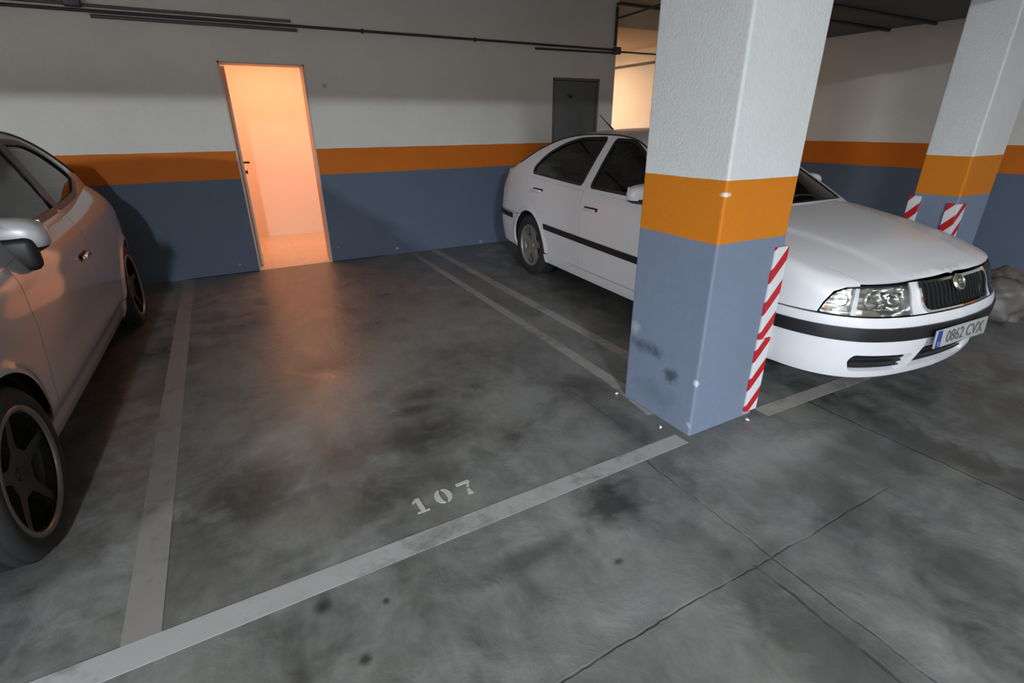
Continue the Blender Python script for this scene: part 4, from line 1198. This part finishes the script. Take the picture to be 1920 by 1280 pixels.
    text('0862 CVX', 0.022, 0.0, 0.092, M['plate_ink'], 'plate_characters', np_, 0.92)
    text('E', -0.225, -0.025, 0.036, M['plate_white'], 'plate_country_letter', np_).location.y = -0.0092
    # aerial
    p = Vector(c.strip(c.t_of(3.08), -0.15))
    MB().tube([p+Vector((0, 0, -0.005)), p+Vector((0, 0.012, 0.02)), p+Vector((0, 0.13, 0.085)), p+Vector((0, 0.24, 0.15))], [0.014, 0.009, 0.004, 0.003], 8).build('aerial', M['rubber'], root)
    # wheels
    for ax in c.axles:
        for sgn in (1, -1):
            wheel('wheel', 0.312, 0.19, 0.205, 5, (M['tyre'], M['rim_silver'], M['brake']), root, (sgn*0.735, ax-c.y0, 0.312), sgn, 0.062)
    q = 2.8*PI/180
    n0 = Vector((3.35, -5.085, 0)); fwd = Vector((-math.sin(q), -math.cos(q), 0))
    root.location = n0-fwd*c.y0; root.rotation_euler = (0, 0, -q)
    return root, c
white, WC = white_car()

# ---------------------------------------------------------------- silver hatchback
def silver_car():
    root = empty('car', (0, 0, 0))
    tag(root, 'silver hatchback car at the left edge, cut off by the photo', 'car', 'parked cars')
    plan = [(0, 0), (0.012, 0.22), (0.06, 0.45), (0.16, 0.64), (0.32, 0.765), (0.52, 0.825), (0.9, 0.862), (1.5, 0.876), (2.4, 0.882), (3.2, 0.880), (3.65, 0.862), (3.98, 0.80), (4.16, 0.68), (4.26, 0.48), (4.305, 0.22), (4.315, 0)]
    Ds = [(0.16, 0.09), (0.24, 0.062), (0.30, 0.050), (0.36, 0.030), (0.46, 0.018), (0.60, 0.004), (0.72, 0.0), (0.80, 0.004), (0.88, 0.012), (0.94, 0.034), (0.99, 0.066), (1.03, 0.105), (1.08, 0.16)]
    Df = [(0.16, 0.08), (0.24, 0.045), (0.36, 0.01), (0.46, 0.0), (0.56, 0.01), (0.66, 0.05), (0.74, 0.11), (0.80, 0.18)]
    Dr = [(0.16, 0.08), (0.30, 0.03), (0.45, 0.0), (0.58, 0.0), (0.66, 0.03), (0.85, 0.06), (1.0, 0.11), (1.1, 0.17)]
    zs = [(0.0, 0.72), (0.15, 0.73), (0.4, 0.785), (0.9, 0.885), (1.3, 0.945), (2.0, 0.985), (2.8, 1.015), (3.4, 1.055), (3.8, 1.065), (4.1, 1.04), (4.315, 0.99)]
    zc = [(0.0, 0.72), (0.12, 0.745), (0.3, 0.81), (0.6, 0.89), (1.0, 0.97), (1.3, 1.02), (4.0, 1.06), (4.2, 1.04), (4.315, 0.995)]
    gh = [(1.22, 0.935), (1.5, 1.10), (1.8, 1.265), (2.1, 1.395), (2.35, 1.446), (2.7, 1.455), (3.0, 1.430), (3.3, 1.36), (3.58, 1.245), (3.82, 1.13), (3.93, 1.062)]
    c = Car(plan, Ds, Df, Dr, zs, zc, gh, 0.42, 0.15,
            [(0, 0.03), (0.2, 0.03), (0.35, 0.045), (0.5, 0.05), (0.75, 0.045), (1, 0.04)],
            [(0, -0.2), (0.2, -0.15), (0.35, -0.08), (0.5, 0), (0.75, 0.08), (1, 0.14)],
            (0.86, 3.52), (0.362, 0.322, 0.016), 2.16)
    win_f = round_poly([(1.62, 1.030), (2.50, 1.050), (2.58, 1.390), (2.30, 1.385), (2.02, 1.305)], [0.02, 0.03, 0.03, 0.08, 0.12])
    win_r = round_poly([(2.58, 1.052), (3.16, 1.072), (3.46, 1.140), (3.42, 1.205), (3.22, 1.325), (2.98, 1.385), (2.66, 1.395)], [0.03, 0.06, 0.05, 0.06, 0.10, 0.08, 0.03])
    cfg = dict(zsill=0.315, zbot=0.19, seam_z=0.62, seam_rz=0.60, hood=[(0.16, 0.44), (0.22, 0.52), (0.35, 0.60), (0.6, 0.665), (0.9, 0.70), (1.235, 0.715)],
               u_f0=0.60, door_f=[(1.42, 0.95), (1.38, 0.80), (1.36, 0.60), (1.36, 0.45), (1.38, 0.315)],
               lamp_back=[(0.95, 0.625), (0.93, 0.66), (0.87, 0.71), (0.60, 0.712)],
               door_r=[(2.56, 1.0), (2.50, 0.80), (2.48, 0.60), (2.48, 0.45), (2.48, 0.315)],
               door_b=[(3.52, 1.035), (3.50, 0.92), (3.42, 0.80), (3.26, 0.70), (3.14, 0.58), (3.08, 0.45), (3.05, 0.315)],
               u_tail=c.umax-0.72, win_f=win_f, win_r=win_r, rear_join=True, seal=0.022, tub_x=0.82, ws=(0.05, c.t_of(2.08), c.t_of(3.42), c.gt[-1]-0.08), va=0.90,
               seat_a=2.05, dash_a=1.5, hood_bow=0.16, sill_out=0.0,
               bpost=[(2.485, 1.040), (2.595, 1.040), (2.68, 1.41), (2.57, 1.41)])
    paint = M['silver_paint']
    car_common(c, root, paint, cfg, None)
    ub = c.u_of; g = 0.0035
    aF = c.axles[0]; rA = c.arch[0]
    arcF = [p for p in c.arc(aF, rA, 0.22, True) if p[0] < ub(aF) and p[1] < cfg['seam_z']]
    uF = c.arc(aF, rA, cfg['seam_z'], True)[0][0]
    half = [(0.45, 0.60), (0.95, cfg['seam_z']-g), (uF-0.002, cfg['seam_z']-g)]+arcF[::-1]+[(arcF[0][0]-0.06, 0.20), (0.55, 0.19)]
    low = round_poly([(-0.42, 0.40), (0.42, 0.40), (0.36, 0.25), (-0.36, 0.25)], 0.03, 4)
    b = MB(); panel(b, c.wrap, [(-u, z) for u, z in half[::-1]]+half, [low], step=0.04, rim=0.03)
    bp = b.build('front_bumper', paint, root, recalc=False)
    b = MB(); panel(b, c.wrap, low, step=0.05, off=-0.03); b.build('lower_grille', M['rubber'], bp, recalc=False)
    gr = round_poly([(-0.32, 0.705), (0.32, 0.705), (0.26, 0.60), (-0.26, 0.60)], 0.03, 4)
    b = MB(); panel(b, c.wrap, [(-0.44, 0.605)]+[(u, 0.716) for u in np.linspace(-0.44, 0.44, 16)]+[(0.44, 0.605)], [[(u*0.97, (z-0.655)*0.85+0.655) for u, z in gr]], step=0.04, rim=0.02); nose = b.build('nose_panel', paint, root, recalc=False)
    b = MB(); panel(b, c.wrap, gr, step=0.05, off=-0.02); b.build('grille_mesh', M['rubber'], nose, recalc=False)
    for sgn in (1, -1):
        fn = c.wrap if sgn > 0 else (lambda u, z: (lambda p: (-p[0], p[1], p[2]))(c.wrap(u, z)))
        lp = round_poly([(0.45, 0.708), (0.86, 0.706), (0.92, 0.66), (0.945, 0.624), (0.45, 0.606)], 0.02, 4)
        hl = empty('headlamp'); hl.parent = root
        b = MB(); panel(b, fn, lp, step=0.04, off=-0.002, rim=0.004); b.build('lamp_lens', M['glass_clear'], hl, recalc=False)
        b = MB(); panel(b, fn, lp, step=0.03, off=-0.04, rim=-0.03); b.build('lamp_reflector', M['reflector'], hl, recalc=False)
        dd = [o for o in root.children if o.name.startswith('front_door')][0 if sgn > 0 else 1]
        door_handle(dd, c, 2.34, 0.80, sgn, M['chrome'], True, w=0.15)
        x = c.wrap(ub(1.60), 0.97)[0]
        mirror_part(root, sgn*(x-0.005), 1.66-c.y0, 1.036, sgn, paint, M['rubber'], (0.125, 0.085, 0.092))
        MB().rbox((sgn*(x+0.0), 1.60-c.y0, 0.97), (0.16, 0.08, 0.15), 0.035, 3).build('mirror_foot', M['rubber'], root)
    for ax in c.axles:
        for sgn in (1, -1):
            w = wheel('wheel', 0.322, 0.215, 0.240, 5, (M['tyre'], M['rim_dark'], M['brake']), root, (sgn*0.765, ax-c.y0, 0.322), sgn, 0.032)
            MB().lathe([(0.244, 0.101), (0.240, 0.106), (0.226, 0.104), (0.222, 0.094)], 56, 'x').build('rim_lip', M['lip'], w)
    # pose: outer tyre faces at rear (-0.75, -1.33) and front (-0.83, -3.95)
    q = math.atan2(0.05, 2.66)
    off = 0.872
    ra = Vector((-0.75, -1.33, 0)); right = Vector((math.cos(q), -math.sin(q), 0)); fwd = Vector((-math.sin(q), -math.cos(q), 0))
    ctr_rear = ra-right*off
    root.location = ctr_rear+fwd*(c.axles[1]-c.y0); root.rotation_euler = (0, 0, -q)
    return root, c
silver, SCAR = silver_car()

# ------------------------------------------------------------------ crumpled bundle at the right edge
def bundle():
    rng = random.Random(4)
    from mathutils import noise as mn
    m = MB()
    m.sell((0, 0, 0.20), (0.27, 0.20, 0.21), 0.8, 0.8, 48, 32)
    v = []
    for p in m.v:
        q = Vector(p); d = Vector((q.x, q.y, q.z-0.16)).normalized()
        k = mn.fractal(q*5.0+Vector((3, 1, 7)), 0.9, 2.0, 4)*0.06+abs(mn.noise(q*9.0))*0.05-0.02
        q = q+d*k
        q.z = max(0.0, q.z-0.05)
        v.append(q)
    mm = MB(); mm.add(v, m.f, True)
    o = mm.build('bundle', simple('grey_plastic_sheet', (0.11, 0.098, 0.09), 0.5, var=0.5, scale=7, bumpk=0.3, bscale=12), None, merge=1e-5)
    o.location = (5.36, -4.60, 0.0); o.rotation_euler = (0, 0, 0.4)
    tag(o, 'crumpled grey bundle on the floor at the right edge, beyond the white car bumper', 'bundle')
bundle()
#@END@
